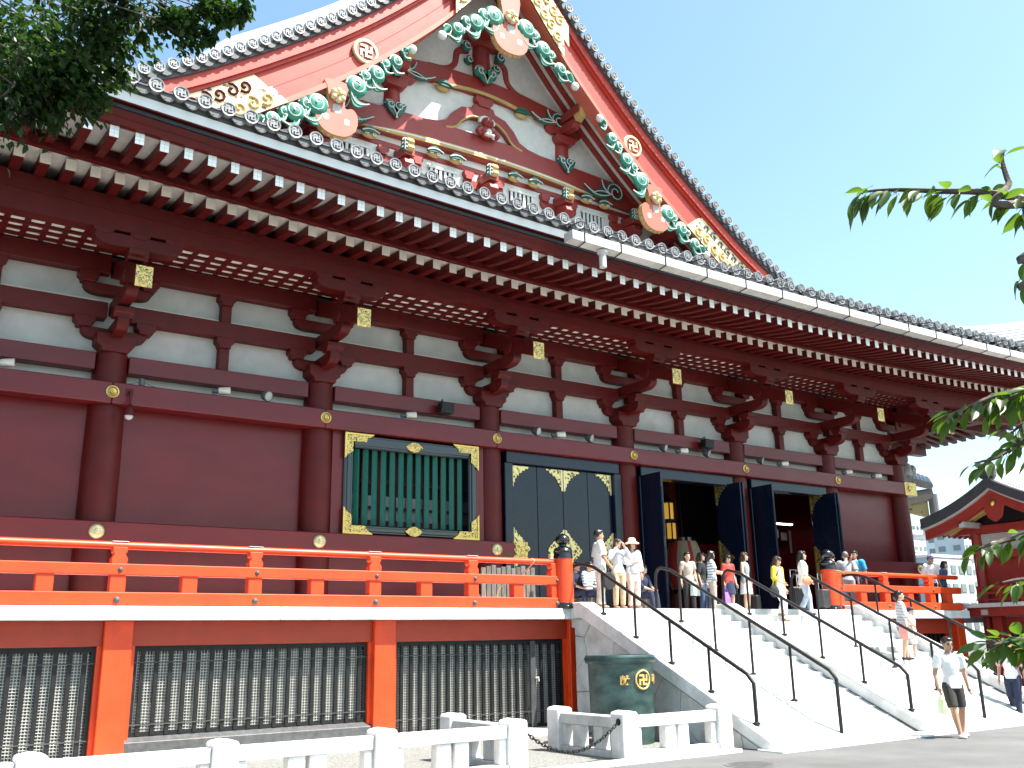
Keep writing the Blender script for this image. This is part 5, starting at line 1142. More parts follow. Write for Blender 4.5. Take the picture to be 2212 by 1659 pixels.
for k, (px, py, r, w, lab, dep) in enumerate(CITY):
    p = on(px, py, r=r); b_ = thing('city_building', (p.x, p.y, 0), lab, 'building', 'city buildings in the gap')
    MB().box(p.x-w/2, p.x+w/2, p.y, p.y+dep, 0, p.z).build('wall', BMATS[k % 7], b_)
    MB().box(p.x-w/2-0.15, p.x+w/2+0.15, p.y-0.15, p.y+dep+0.15, p.z, p.z+0.5).build('parapet', BMATS[(k+3) % 7], b_)
    nf = min(9, max(2, int(p.z/3.4)))
    for f_ in range(nf):
        for q in range(5):
            z = p.z-2.2-f_*3.4; x = p.x-w/2+w*(q+0.5)/5
            if z > 0.5:
                MB().box(x-w*0.06, x+w*0.06, p.y-0.12, p.y+0.05, z-0.7, z+0.8).build('window', PANE, b_)
            if z > 0.5 and q < 2: MB().box(p.x-w/2-0.12, p.x-w/2+0.05, p.y+dep*(q+0.3)/2, p.y+dep*(q+0.75)/2, z-0.7, z+0.8).build('window', PANE, b_)
    if k == 3:
        for u in (-3, 0.5, 3): MB().box(p.x+u-1, p.x+u+1, p.y+2, p.y+5, p.z+0.5, p.z+2.6).build('roof_machine', BMATS[0], b_)
        MB().tube([(p.x-4, p.y+3, p.z), (p.x-4, p.y+3, p.z+6)], 0.12, 6).build('mast', LAMPG, b_)
    if k == 4: MB().prism([(p.x-5, p.z-7), (p.x, p.z+0.6), (p.x+5, p.z-7)], 'y', p.y-0.6, p.y-0.15).build('gable_front', BMATS[5], b_)
# ================================================================== people
def remesh(mb, name, mats, voxel, smooth_it=4):
    me = mb.mesh('tmp_figure', mats); o = bpy.data.objects.new('tmp_figure', me); COL.objects.link(o)
    r = o.modifiers.new('r', 'REMESH'); r.mode = 'VOXEL'; r.voxel_size = voxel
    s = o.modifiers.new('s', 'SMOOTH'); s.factor = 0.5; s.iterations = smooth_it
    dg = bpy.context.evaluated_depsgraph_get(); m2_ = bpy.data.meshes.new_from_object(o.evaluated_get(dg)); bpy.data.objects.remove(o); bpy.data.meshes.remove(me)
    m2_.name = name; m2_.materials.clear()
    for q in (mats if isinstance(mats, (list, tuple)) else [mats]): m2_.materials.append(q)
    m2_.polygons.foreach_set('use_smooth', [True]*len(m2_.polygons)); return m2_
def cloth(name, c, **k): return mat('cloth_'+name, c, 0.9, var=k.pop('var', 0.10), scale=k.pop('scale', 9), bump=0.25, bscale=28, **k)
SKIN = mat('skin', (0.56, 0.33, 0.23), 0.55, var=0.05, scale=12); SKINT = mat('skin_tan', (0.42, 0.235, 0.155), 0.55, var=0.05, scale=12)
HAIRB = mat('hair_black', (0.012, 0.010, 0.010), 0.4, var=0.3, scale=60, stretch=(1, 1, 0.1)); HAIRN = mat('hair_brown', (0.05, 0.025, 0.014), 0.42, var=0.3, scale=60, stretch=(1, 1, 0.1)); HAIRG = mat('hair_grey', (0.16, 0.15, 0.145), 0.5, var=0.2, scale=60)
EYE_ = mat('eye_dark', (0.01, 0.008, 0.007), 0.3); LIP = mat('lip', (0.35, 0.10, 0.085), 0.5)
def rings(mb, rs, n=16):
    """stacked ellipses: (centre, rx, ry) in the body frame"""
    o = len(mb.v)
    for c, rx, ry in rs:
        for j in range(n): a = 2*math.pi*j/n; mb.v.append((c[0]+rx*math.cos(a), c[1]+ry*math.sin(a), c[2]))
    for i in range(len(rs)-1):
        for j in range(n): mb.f.append((o+i*n+j, o+i*n+(j+1) % n, o+(i+1)*n+(j+1) % n, o+(i+1)*n+j)); mb.m.append(0)
    mb.f += [tuple(o+j for j in reversed(range(n))), tuple(o+(len(rs)-1)*n+j for j in range(n))]; mb.m += [0, 0]
def limb(mb, pts, rad, n=10, ball=True):
    P = [Vector(p) for p in pts]; pp = []; rr = []
    for i in range(len(P)-1):
        for k in range(4): t = k/4; pp.append(P[i].lerp(P[i+1], t)); rr.append(lerp(rad[i], rad[i+1], t))
    pp.append(P[-1]); rr.append(rad[-1]); mb.tube(pp, rr, n)
    mb.ell(P[0], (rad[0],)*3, 8, 6)
    if ball: mb.ell(P[-1], (rad[-1],)*3, 8, 6)
    for p, r in zip(P[1:-1], rad[1:-1]): mb.ell(p, (r,)*3, 8, 6)
def person(label, pos, face, h=1.65, fem=False, skin=SKIN, top=None, sleeve=0.4, top_len=0.50, bottom=None, btype='trousers', shoes=None, hair='short', hairm=HAIRB, armL=None, armR=None, legL=None, legR=None, lean=0.0, head_turn=0.0, head_tilt=0.0, sit=False, hat=None, extra=None, voxel=0.011, vest=None, group='visitors at the temple', loose=1.0):
    """pos: point between the feet; face: heading in degrees, 0 looks out from the hall (-y), 90 looks to +x.
       arms: (elbow, wrist) and legs: (knee, ankle), as fractions of height in the body frame (+x = the figure's left, -y = front)"""
    sw = 0.098 if fem else 0.114
    hipz = 0.51
    S = {}
    if sit: hipz = 0.27
    dz = hipz-0.51
    def up(p): return (p[0], p[1]+lean*max(0, (p[2]-hipz)), p[2])        # lean bends the trunk
    shL, shR = up((sw, 0.0, 0.805+dz)), up((-sw, 0.0, 0.805+dz))
    hL, hR = (0.052, 0, hipz), (-0.052, 0, hipz)
    legL = legL or ((0.058, -0.012, 0.275), (0.06, 0.005, 0.045)); legR = legR or ((-0.058, -0.012, 0.275), (-0.06, 0.005, 0.045))
    armL = armL or ((sw+0.035, 0.012, 0.635+dz), (sw+0.045, -0.03, 0.49+dz)); armR = armR or ((-sw-0.035, 0.012, 0.635+dz), (-sw-0.045, -0.03, 0.49+dz))
    hd = Vector(up((0, -0.012, 0.925+dz))); nk = up((0, 0.004, 0.845+dz))
    root = thing('person', pos, label, 'person', group)
    th = math.radians(face); c_, s_ = math.cos(th), math.sin(th)
    # heading 0 -> front (-y) ; heading 90 -> front = +x
    def place(mb):
        mb.v = [((x*c_-y*s_)*h+pos[0], (x*s_+y*c_)*h+pos[1], z*h+pos[2]) for x, y, z in mb.v]; return mb
    # head frame: turned and tilted
    tr = math.radians(head_turn); tt = math.radians(head_tilt)
    HR = Matrix.Rotation(tr, 3, 'Z') @ Matrix.Rotation(tt, 3, 'X')
    def hp_(x, y, z): return hd+HR @ Vector((x, y, z))
    body = MB()
    w = 0.93 if fem else 1.0; hw = 1.04 if fem else 1.0
    TR = [((0, 0.0, hipz-0.045), 0.085*hw, 0.062), ((0, 0.004, hipz+0.01), 0.092*hw, 0.068), ((0, 0.0, hipz+0.06), 0.080*hw, 0.060), ((0, 0, hipz+0.105), 0.071*w, 0.053), ((0, -0.004, hipz+0.18), 0.083*w, 0.062), ((0, -0.004, hipz+0.24), 0.090*w, 0.064), ((0, 0, hipz+0.285), 0.090*w, 0.052), ((0, 0.002, hipz+0.312), 0.066*w, 0.042), ((0, 0.004, hipz+0.33), 0.036, 0.036)]
    TR = [(up(c), a, b) for c, a, b in TR]
    rings(body, TR)
    limb(body, [up((0, 0.006, 0.83+dz)), nk, tuple(hd+Vector((0, 0.012, -0.04)))], [0.034, 0.031, 0.031])
    # head: skull, jaw, nose, ears, brow
    body.ell(hp_(0, 0.004, 0.012), (0.047, 0.058, 0.058), 14, 10, rot=HR); body.ell(hp_(0, -0.012, -0.022), (0.038, 0.044, 0.046), 12, 8, rot=HR)
    body.ell(hp_(0, -0.058, -0.010), (0.008, 0.012, 0.014), 8, 6, rot=HR); body.ell(hp_(0, -0.045, -0.052), (0.018, 0.014, 0.012), 8, 6, rot=HR)
    for sd in (-1, 1): body.ell(hp_(sd*0.048, 0.006, -0.006), (0.007, 0.013, 0.018), 8, 6, rot=HR)
    ar = 0.88 if fem else 1.0
    hands = []
    for (sh, (el, wr)) in ((shL, armL), (shR, armR)):
        limb(body, [sh, el, wr], [0.034*ar, 0.026*ar, 0.0175*ar])
        W_, E_ = Vector(wr), Vector(el); d = (W_-E_).normalized(); side = d.cross(Vector((0, 1, 0))); side = side.normalized() if side.length > 0.2 else Vector((1, 0, 0)); nrm = d.cross(side)
        pm = W_+d*0.028; body.ell(pm, (0.014, 0.014, 0.014), 8, 6)
        limb(body, [W_, W_+d*0.035], [0.016, 0.019], 8)
        inw = -nrm
        for q, ln in ((-1.5, 0.036), (-0.5, 0.043), (0.5, 0.041), (1.5, 0.032)):
            b0 = W_+d*0.045+nrm*q*0.0085; k1 = b0+d*ln*0.55+side*0.004; k2 = b0+d*ln*0.95+side*0.016
            limb(body, [b0, k1, k2], [0.0062, 0.0056, 0.0048], 6)
        limb(body, [W_+d*0.018+nrm*0.016, W_+d*0.038+nrm*0.030+side*0.008, W_+d*0.056+nrm*0.030+side*0.016], [0.0075, 0.0065, 0.0052], 6)
        hands.append(W_+d*0.06)
    for (hp, (kn, an)) in ((hL, legL), (hR, legR)):
        mid = Vector(kn).lerp(Vector(an), 0.30)+Vector((0, 0.006, 0))
        limb(body, [hp, tuple(Vector(hp).lerp(Vector(kn), 0.35)), kn, tuple(mid), an], [0.056, 0.052, 0.035, 0.035, 0.022])
        fd = Vector((an[0]*0.15, -1, 0)).normalized()
        A_ = Vector(an)
        body.ell(A_+Vector((0, 0.008, -0.022)), (0.023, 0.026, 0.022), 8, 6); body.ell(A_+fd*0.05+Vector((0, 0, -0.030)), (0.026, 0.052, 0.014), 10, 6)
    bd = obj('body', remesh(place(body), 'body', skin, voxel), root)
    # facial features
    ft_ = MB()
    for sd in (-1, 1): ft_.ell(hp_(sd*0.019, -0.0505, 0.004), (0.0065, 0.004, 0.0035), 8, 5); ft_.ell(hp_(sd*0.019, -0.053, 0.016), (0.011, 0.004, 0.002), 8, 5)
    place(ft_).build('eyes', EYE_, bd)
    lp = MB(); lp.ell(hp_(0, -0.0545, -0.036), (0.013, 0.005, 0.004), 8, 5); place(lp).build('mouth', LIP, bd)
    # hair
    hr = MB()
    hr.ell(hp_(0, 0.016, 0.024), (0.0545, 0.060, 0.060), 16, 10, rot=HR)
    hr.ell(hp_(0, -0.022, 0.054), (0.044, 0.036, 0.022), 12, 8, rot=HR)
    if hair in ('long', 'bob', 'tied'):
        low = {'long': -0.20, 'bob': -0.075, 'tied': -0.045}[hair]
        limb(hr, [hp_(0, 0.040, 0.0), hp_(0, 0.052, low*0.5), tuple(Vector(hp_(0, 0.045, low)))], [0.046, 0.047, 0.036])
        if hair != 'tied':
            for sd in (-1, 1): limb(hr, [hp_(sd*0.046, 0.0, 0.03), hp_(sd*0.052, -0.004, low*0.4), hp_(sd*0.050, -0.006 if hair == 'long' else 0.0, low*0.92)], [0.018, 0.020, 0.013])
            hr.ell(hp_(0, -0.047, 0.034), (0.036, 0.013, 0.016), 10, 6, rot=HR)
    obj('hair', remesh(place(hr), 'hair', hairm, voxel*0.9, 3), bd)
    g = 0.011*loose
    if top is not None:
        tp = MB(); z0 = top_len+dz
        R2 = [((c[0], c[1], c[2]), a+g, b+g*1.05) for c, a, b in TR if c[2] > z0+0.01 and c[2] < hipz+0.318]
        R2 = [((R2[0][0][0], R2[0][0][1], z0), R2[0][1]+g*0.35, R2[0][2]+g*0.35)]+R2+[(up((0, 0.003, hipz+0.322)), 0.052, 0.044)]
        rings(tp, R2, 20)
        for (sh, (el, wr)) in ((shL, armL), (shR, armR)):
            if sleeve <= 0.02: continue
            S_, E_, W_ = Vector(sh), Vector(el), Vector(wr)
            if sleeve <= 0.55: e2 = S_.lerp(E_, sleeve/0.5); limb(tp, [tuple(S_+Vector((-math.copysign(0.02, sh[0]), 0, 0))), tuple(S_), tuple(e2)], [0.046*ar+g*0.4, 0.044*ar+g*0.5, 0.038*ar+g*0.9], 12, False)
            else: e2 = E_.lerp(W_, (sleeve-0.5)/0.5); limb(tp, [tuple(S_+Vector((-math.copysign(0.02, sh[0]), 0, 0))), tuple(S_), tuple(E_), tuple(e2)], [0.045*ar+g*0.4, 0.043*ar+g*0.5, 0.034*ar+g*0.7, 0.025*ar+g*0.8], 12, False)
        obj('shirt', remesh(place(tp), 'shirt', top, voxel, 3), bd)
    if vest is not None:
        vm, vl, vs = vest; tp = MB(); z0 = vl+dz
        R2 = [((c[0], c[1]+0.014, c[2]), a+g*1.9, b+g*1.35) for c, a, b in TR if c[2] > z0 and c[2] < hipz+0.315]
        R2 = [((0, R2[0][0][1], z0), R2[0][1]+0.004, R2[0][2]+0.004)]+R2
        rings(tp, R2, 20)
        for (sh, (el, wr)) in ((shL, armL), (shR, armR)):
            S_, E_, W_ = Vector(sh), Vector(el), Vector(wr); e2 = E_.lerp(W_, max(0, (vs-0.5)/0.5)) if vs > 0.5 else S_.lerp(E_, vs/0.5)
            limb(tp, [tuple(S_), tuple(S_.lerp(E_, 0.9 if vs > .5 else vs)), tuple(e2)], [0.050*ar+g*0.5, 0.040*ar+g*0.7, 0.032*ar+g*0.8], 12, False)
        obj('cardigan', remesh(place(tp), 'cardigan', vm, voxel, 3), bd)
    if bottom is not None:
        bt = MB()
        R2 = [(c, a+0.007, b+0.007) for c, a, b in TR[:4]]; rings(bt, R2, 20)
        if btype == 'skirt' or btype == 'shortskirt':
            hem = (0.30 if btype == 'skirt' else 0.36)+dz*0.6
            rings(bt, [((0, 0, hem), 0.125, 0.105), ((0, 0, lerp(hem, hipz, 0.5)), 0.112, 0.092), ((0, 0, hipz+0.03), 0.094*hw, 0.074), ((0, 0, hipz+0.09), 0.080, 0.062)], 24)
        else:
            frac = {'trousers': 1.0, 'shorts': 0.0, 'capri': 0.45}[btype]
            for (hp, (kn, an)) in ((hL, legL), (hR, legR)):
                K_, A_ = Vector(kn), Vector(an)
                if frac == 0.0: limb(bt, [hp, tuple(Vector(hp).lerp(K_, 0.45)), tuple(Vector(hp).lerp(K_, 0.92))], [0.062, 0.060, 0.053], 12, False)
                else: limb(bt, [hp, tuple(Vector(hp).lerp(K_, 0.4)), kn, tuple(K_.lerp(A_, frac*0.5)), tuple(K_.lerp(A_, frac*0.98))], [0.062, 0.058, 0.045, 0.042, 0.036*loose], 12, False)
        obj('skirt' if 'skirt' in btype else ('shorts' if btype == 'shorts' else 'trousers'), remesh(place(bt), 'trousers', bottom, voxel, 3), bd)
    if shoes is not None:
        for (kn, an) in (legL, legR):
            sh_ = MB(); A_ = Vector(an); fd = Vector((an[0]*0.15, -1, 0)).normalized()
            sh_.ell(A_+Vector((0, 0.010, -0.020)), (0.028, 0.030, 0.026), 10, 7); sh_.ell(A_+fd*0.045+Vector((0, 0, -0.028)), (0.031, 0.060, 0.019), 12, 7)
            obj('shoe', remesh(place(sh_), 'shoe', shoes, voxel*0.8, 2), bd)
    if hat == 'sun':
        ht = MB(); prof = [(0.112, -0.012), (0.10, 0.004), (0.062, 0.022), (0.058, 0.055), (0.04, 0.078), (0.0, 0.082)]
        ht.lathe(prof, (0, 0, 0), n=22); ht.v = [tuple(hp_(x, y+0.004, z+0.03)) for x, y, z in ht.v]; place(ht).build('sun_hat', mat('straw_hat', (0.74, 0.52, 0.36), 0.85, var=0.1), bd, smooth=60)
    if hat == 'cap':
        ht = MB(); ht.ell(hp_(0, 0.008, 0.036), (0.056, 0.066, 0.050), 16, 10, rot=HR); pk = MB()
        ht.prism([(0.046, -0.03), (0.04, -0.085), (0.02, -0.108), (-0.02, -0.108), (-0.04, -0.085), (-0.046, -0.03)], 'z', 0.026, 0.032); nn_ = 12; ht.v[-nn_:] = [tuple(hp_(*p)) for p in ht.v[-nn_:]]
        place(ht).build('cap', extra or mat('cap_navy', (0.03, 0.02, 0.06), 0.8), bd, smooth=60)
    root['_h'] = h
    def W(p): return Vector(((p[0]*c_-p[1]*s_)*h+pos[0], (p[0]*s_+p[1]*c_)*h+pos[1], p[2]*h+pos[2]))
    return [W(q) for q in hands], W
# ------------------------------------------------------------------ bags and luggage
def tote(p, w, hgt, m, label, yaw=0.0, handle=0.16, group='bags of the visitors'):
    c, s = math.cos(yaw), math.sin(yaw); b = thing('carrier_bag', p-Vector((0, 0, hgt+handle)), label, 'bag', group)
    ax, ay, Z = Vector((c, s, 0)), Vector((-s, c, 0)), Vector((0, 0, 1)); base = p-Z*(handle+hgt)
    v = []
    for z, ww, dd in ((0, 0.5, 0.17), (hgt*0.5, 0.5, 0.15), (hgt, 0.48, 0.06)):
        v += [base+ax*(sx*ww*w)+ay*(sy*dd*w)+Z*z for sx, sy in ((-1, -1), (1, -1), (1, 1), (-1, 1))]
    f = [(0, 3, 2, 1), (8, 9, 10, 11)]+[(i*4+j, i*4+(j+1) % 4, (i+1)*4+(j+1) % 4, (i+1)*4+j) for i in range(2) for j in range(4)]
    MB().add(v, f).build('bag_body', m, b, bevel=0.006)
    for sy in (-1, 1): MB().tube(spline([base+ax*(-0.22*w)+ay*(sy*0.05*w)+Z*hgt, p+ax*(-0.05*w)-Z*0.02, p+ax*(0.05*w)-Z*0.02, base+ax*(0.22*w)+ay*(sy*0.05*w)+Z*hgt], 4), 0.007, 6).build('bag_handle', m, b)
    return b
def suitcase(p, label, yaw, m, hh=0.52):
    b = thing('suitcase', p, label, 'suitcase', 'wheeled suitcases'); c, s = math.cos(yaw), math.sin(yaw); ax, ay, Z = Vector((c, s, 0)), Vector((-s, c, 0)), Vector((0, 0, 1))
    MB().obox(p+Z*(0.06+hh/2), ax*0.17, ay*0.11, Z*hh/2).build('case_shell', m, b, bevel=0.03)
    for k in range(5): MB().obox(p+Z*(0.06+hh/2)+ax*(-0.12+0.06*k)-ay*0.112, ax*0.008, ay*0.004, Z*hh*0.42).build('shell_rib', BLKM, b)
    for sx in (-1, 1):
        MB().tube([p+ax*sx*0.09+ay*0.08+Z*(hh+0.05), p+ax*sx*0.09+ay*0.08+Z*(hh+0.50)], 0.008, 6).build('pull_rod', GUT, b)
        for sy in (-1, 1): MB().lathe([(0.03, -0.012), (0.03, 0.012)], p+ax*sx*0.13+ay*sy*0.08+Z*0.03, axis='x', n=12).build('wheel', BLKM, b)
    MB().tube([p+ax*-0.11+ay*0.08+Z*(hh+0.50), p+ax*0.11+ay*0.08+Z*(hh+0.50)], 0.014, 8).build('grip', BLKM, b)
WHT = cloth('white', (0.74, 0.74, 0.73), var=0.05); CRM = cloth('cream', (0.66, 0.60, 0.50)); BEI = cloth('beige', (0.50, 0.37, 0.23)); PNK = cloth('pale_pink', (0.70, 0.52, 0.46)); BLKC = cloth('black', (0.014, 0.014, 0.017)); GRY = cloth('grey', (0.30, 0.31, 0.34)); LGR = cloth('light_grey', (0.52, 0.52, 0.54)); NAV = cloth('navy', (0.018, 0.024, 0.055)); JEAN = cloth('denim', (0.05, 0.085, 0.17)); LJEAN = cloth('pale_denim', (0.40, 0.47, 0.58)); OLV = cloth('dark_olive', (0.035, 0.032, 0.028)); REDC = cloth('red', (0.62, 0.05, 0.04)); YEL = cloth('yellow', (0.60, 0.48, 0.05)); BLU = cloth('bright_blue', (0.02, 0.27, 0.52)); PKS = cloth('pink_shirt', (0.62, 0.30, 0.36)); CORAL = cloth('coral_shorts', (0.75, 0.30, 0.25)); TAUPE = cloth('taupe', (0.40, 0.33, 0.28))
STR = mat_stripe('striped_jersey', (0.70, 0.70, 0.70), (0.05, 0.055, 0.07), 9.0, 0.62); STRB = mat_stripe('blue_striped_jersey', (0.66, 0.67, 0.67), (0.16, 0.26, 0.36), 4.5, 0.55); STRG = mat_stripe('grey_fine_stripe', (0.42, 0.46, 0.48), (0.10, 0.13, 0.16), 12, 0.5)
SHW = cloth('white_shoe', (0.75, 0.75, 0.74), var=0.04); SHB = cloth('black_shoe', (0.012, 0.012, 0.012)); SHT = cloth('tan_shoe', (0.30, 0.19, 0.11))
def at(px, y, z=FLOOR, py=1250): return Vector((on(px, py, y=y).x, y, z))
# walking man on the plaza
mp = on(2072, 1593, z=0.0); mp.z = 0.0
hd_, Wf = person('man in white T-shirt and dark shorts walking across the plaza', mp, -28, 1.76, top=WHT, sleeve=0.36, top_len=0.485, bottom=OLV, btype='shorts', shoes=SHW, skin=SKINT, voxel=0.009, loose=1.0,
    legL=((0.060, -0.02, 0.278), (0.075, 0.045, 0.05)), legR=((-0.052, -0.055, 0.28), (-0.03, -0.085, 0.045)), armL=((0.165, 0.035, 0.645), (0.185, 0.02, 0.495)), armR=((-0.165, 0.02, 0.645), (-0.175, -0.04, 0.50)), head_turn=6, head_tilt=2)
tote(hd_[1], 0.26, 0.26, mat('green_white_bag', (0.42, 0.55, 0.14), 0.6, col2=(0.70, 0.72, 0.66), scale=3), 'small green and white carrier bag held by the walking man', 0.9, 0.10)
# sunglasses on the walking man
gl = MB()
for sd in (-1, 1): gl.ell(Wf((sd*0.020, -0.066, 0.930)), (0.028, 0.012, 0.020), 8, 6)
tag(gl.build('sunglasses', BLKM, None, smooth=60), 'dark glasses worn by the man walking on the plaza', 'glasses')
# person in pink at the right edge
pp = on(2200, 1552, z=0.0); pp.z = 0
person('person in pink open shirt and dark trousers at the right edge', pp, -75, 1.68, top=WHT, sleeve=0.3, bottom=NAV, shoes=SHB, vest=(PKS, 0.50, 0.42), legL=((0.05, -0.05, 0.28), (0.05, -0.09, 0.045)), legR=((-0.05, -0.01, 0.28), (-0.05, 0.12, 0.09)), skin=SKINT)
# woman in stripes and child on the stairs
def stair_pt(px, y): 
    k = int((SY0-y)/RUN)+1; return Vector((on(px, 1400, y=y).x, y, FLOOR-RISE*k))
wp_ = stair_pt(1955, 14.05)
person('woman in striped top and coral shorts with dark headscarf on the stairs', wp_, 40, 1.60, True, top=STR, sleeve=0.72, top_len=0.47, bottom=CORAL, btype='shorts', shoes=SHB, hair='tied', hairm=HAIRB, loose=1.3, armR=((-0.12, -0.03, 0.64), (-0.10, -0.12, 0.52)), legL=((0.05, -0.03, 0.28), (0.05, -0.02, 0.045)), legR=((-0.05, -0.01, 0.28), (-0.05, 0.03, 0.045)))
cp = stair_pt(1978, 14.1)
person('child in white shirt and navy cap on the stairs', cp+Vector((0.1, 0.1, 0)), 35, 1.22, top=WHT, sleeve=0.45, bottom=WHT, btype='shorts', shoes=SHW, hat='cap', loose=1.2)
bp_ = cp+Vector((0.0, 0.16, 0.62)); bk = thing('child_backpack', bp_, 'blue patterned backpack on the child on the stairs', 'backpack')
MB().ell(bp_+Vector((-0.06, 0.12, 0.15)), (0.13, 0.10, 0.19), 12, 8).build('pack_body', mat('pack_blue', (0.16, 0.28, 0.42), 0.8, var=0.4, scale=14), bk, smooth=60)
for sx in (-1, 1): MB().tube(spline([bp_+Vector((-0.06+sx*0.06, 0.08, 0.3)), bp_+Vector((0.02+sx*0.07, -0.05, 0.27)), bp_+Vector((-0.02+sx*0.07, 0.02, 0.02))], 4), 0.012, 6).build('pack_strap', NAV, bk)
# group at the head of the stairs, left
w1 = at(1296, 16.62); 
h1, _ = person('man in white shirt and pale trousers standing at the stair head by the newel', w1, 62, 1.72, top=WHT, sleeve=0.42, top_len=0.46, bottom=CRM, shoes=SHT, skin=SKINT, armR=((-0.15, -0.03, 0.63), (-0.08, -0.12, 0.53)), armL=((0.15, 0.03, 0.63), (0.12, -0.06, 0.50)), head_turn=10, loose=1.35)
db = thing('round_shoulder_bag', w1+Vector((-0.02, -0.22, 0.55)), 'black and silver round bag hanging at the hip of the man by the newel', 'bag')
MB().lathe([(0.0, -0.06), (0.17, -0.05), (0.19, 0.0), (0.17, 0.05), (0, 0.06)], w1+Vector((0.05, -0.24, 0.58)), axis='y', n=20).build('bag_body', BLKC, db, smooth=40); MB().tube([w1+Vector((0.05, -0.24, 0.78)), w1+Vector((0.1, -0.2, 0.95))], 0.012, 6).build('bag_strap', BLKC, db)
w2 = at(1336, 16.80)
person('woman in beige trousers shading her face with both hands at the stair head', w2, -10, 1.56, True, top=LGR, sleeve=0.9, bottom=BEI, shoes=SHT, hair='long', hairm=HAIRN, armL=((0.17, -0.08, 0.72), (0.045, -0.115, 0.895)), armR=((-0.17, -0.08, 0.72), (-0.045, -0.115, 0.895)), head_tilt=8)
w3 = at(1368, 16.85)
person('woman in straw sun hat and white cardigan at the stair head', w3, -5, 1.56, True, top=GRY, sleeve=0.3, bottom=PNK, shoes=SHT, hair='bob', hairm=HAIRN, hat='sun', vest=(WHT, 0.40, 0.85), armR=((-0.15, -0.03, 0.66), (-0.05, -0.13, 0.66)), armL=((0.14, 0.0, 0.64), (0.13, -0.03, 0.50)), loose=1.2)
# people coming out of the middle door
person('woman in taupe blouse with pale tote bag in the middle doorway', at(1487, 18.6), -20, 1.56, True, top=TAUPE, sleeve=0.3, bottom=BLKC, shoes=SHB, hair='tied', legL=((0.05, -0.04, 0.28), (0.05, -0.06, 0.045)))
tote(at(1500, 18.5)+Vector((0, 0, 0.98)), 0.34, 0.36, mat('mint_bag', (0.55, 0.66, 0.58), 0.7), 'pale mint tote bag carried by the woman in the taupe blouse', 0.3, 0.2)
person('woman in black top and jeans behind the taupe blouse in the doorway', at(1516, 18.9), 25, 1.60, True, top=BLKC, sleeve=0.45, bottom=JEAN, shoes=SHB, hair='bob', hairm=HAIRN, head_turn=10)
person('woman in blue striped top and taupe trousers looking right in the doorway', at(1538, 18.25), 50, 1.58, True, top=STRB, sleeve=0.4, top_len=0.49, bottom=TAUPE, shoes=SHB, hair='bob', head_turn=25, armL=((0.15, -0.04, 0.65), (0.10, -0.14, 0.63)), armR=((-0.14, -0.05, 0.65), (-0.08, -0.15, 0.64)), loose=1.2)
person('person with dark clothes half hidden behind the striped woman', at(1530, 19.3), 10, 1.62, True, top=NAV, sleeve=0.6, bottom=NAV, shoes=SHB, hair='bob')
h5, _ = person('woman in red T-shirt with white print and dark skirt in the doorway', at(1574, 18.3), -5, 1.50, True, top=REDC, sleeve=0.4, bottom=NAV, btype='skirt', shoes=SHB, hair='bob', head_tilt=16)
rpz = at(1574, 18.3)
pr = thing('shirt_print', rpz+Vector((0, -0.15, 1.06)), 'white lettering on the red T-shirt in the doorway', 'print')
for q, tx in enumerate(('A.B.C', 'MAKE', 'IT')):
    c = bpy.data.curves.new('glyph', 'FONT'); c.body = tx; c.size = 0.085; c.extrude = 0.003; c.align_x = 'CENTER'; o = bpy.data.objects.new('glyph', c); COL.objects.link(o); me = bpy.data.meshes.new_from_object(o.evaluated_get(bpy.context.evaluated_depsgraph_get())); bpy.data.objects.remove(o)
    me.materials.clear(); me.materials.append(WHT)
    for v in me.vertices: v.co = (v.co.x+rpz.x, rpz.y-0.155+0.0*v.co.z, v.co.y+rpz.z+1.13-0.09*q)
    if q == 0: obj('print_line', me, pr)
tote(h5[1]+Vector((0, -0.03, 0)), 0.30, 0.30, mat('purple_bag', (0.22, 0.10, 0.52), 0.6), 'purple carrier bag hanging from the woman in red', 0.2, 0.14)
person('woman in grey sleeveless top and white skirt by the door leaf', at(1610, 18.35), 20, 1.60, True, top=STRG, sleeve=0.0, bottom=WHT, btype='skirt', shoes=SHB, hair='bob', hairm=HAIRN, head_turn=15, armL=((0.16, 0.03, 0.65), (0.21, 0.01, 0.53)), armR=((-0.15, -0.02, 0.65), (-0.15, -0.10, 0.54)))
suitcase(at(1592, 18.6), 'black wheeled suitcase behind the woman in the white skirt', 0.2, BLKM, 0.45)
suitcase(at(1628, 18.5), 'dark suitcase with raised handle beside the open door leaf', 0.5, BLKM, 0.40)
# two women on the right flight
sp = stair_pt(1694, 16.1)
person('woman in yellow cardigan and white trousers stepping down the right flight', sp, 12, 1.57, True, top=LGR, sleeve=0.0, bottom=WHT, shoes=SHT, hair='long', hairm=HAIRN, vest=(YEL, 0.56, 0.75), head_tilt=14, armR=((-0.14, 0.0, 0.66), (-0.08, -0.12, 0.58)), armL=((0.15, 0.02, 0.65), (0.17, -0.02, 0.50)), legL=((0.05, -0.05, 0.28), (0.05, -0.03, 0.045)), legR=((-0.05, -0.08, 0.30), (-0.05, -0.01, 0.13)))
hb = thing('shoulder_bag', sp+Vector((-0.25, -0.05, 0.65)), 'dark shoulder bag of the woman in the yellow cardigan', 'bag')
MB().ell(sp+Vector((-0.24, -0.06, 0.72)), (0.15, 0.09, 0.15), 12, 8).build('bag_body', BLKC, hb, smooth=60); MB().tube(spline([sp+Vector((-0.24, -0.06, 0.86)), sp+Vector((-0.16, -0.12, 1.15)), sp+Vector((0.08, -0.06, 1.32))], 4), 0.012, 6).build('bag_strap', BLKC, hb)
suitcase(at(1718, 16.75), 'black ribbed suitcase behind the woman in the yellow cardigan', -0.3, BLKM)
sp = stair_pt(1750, 16.2)
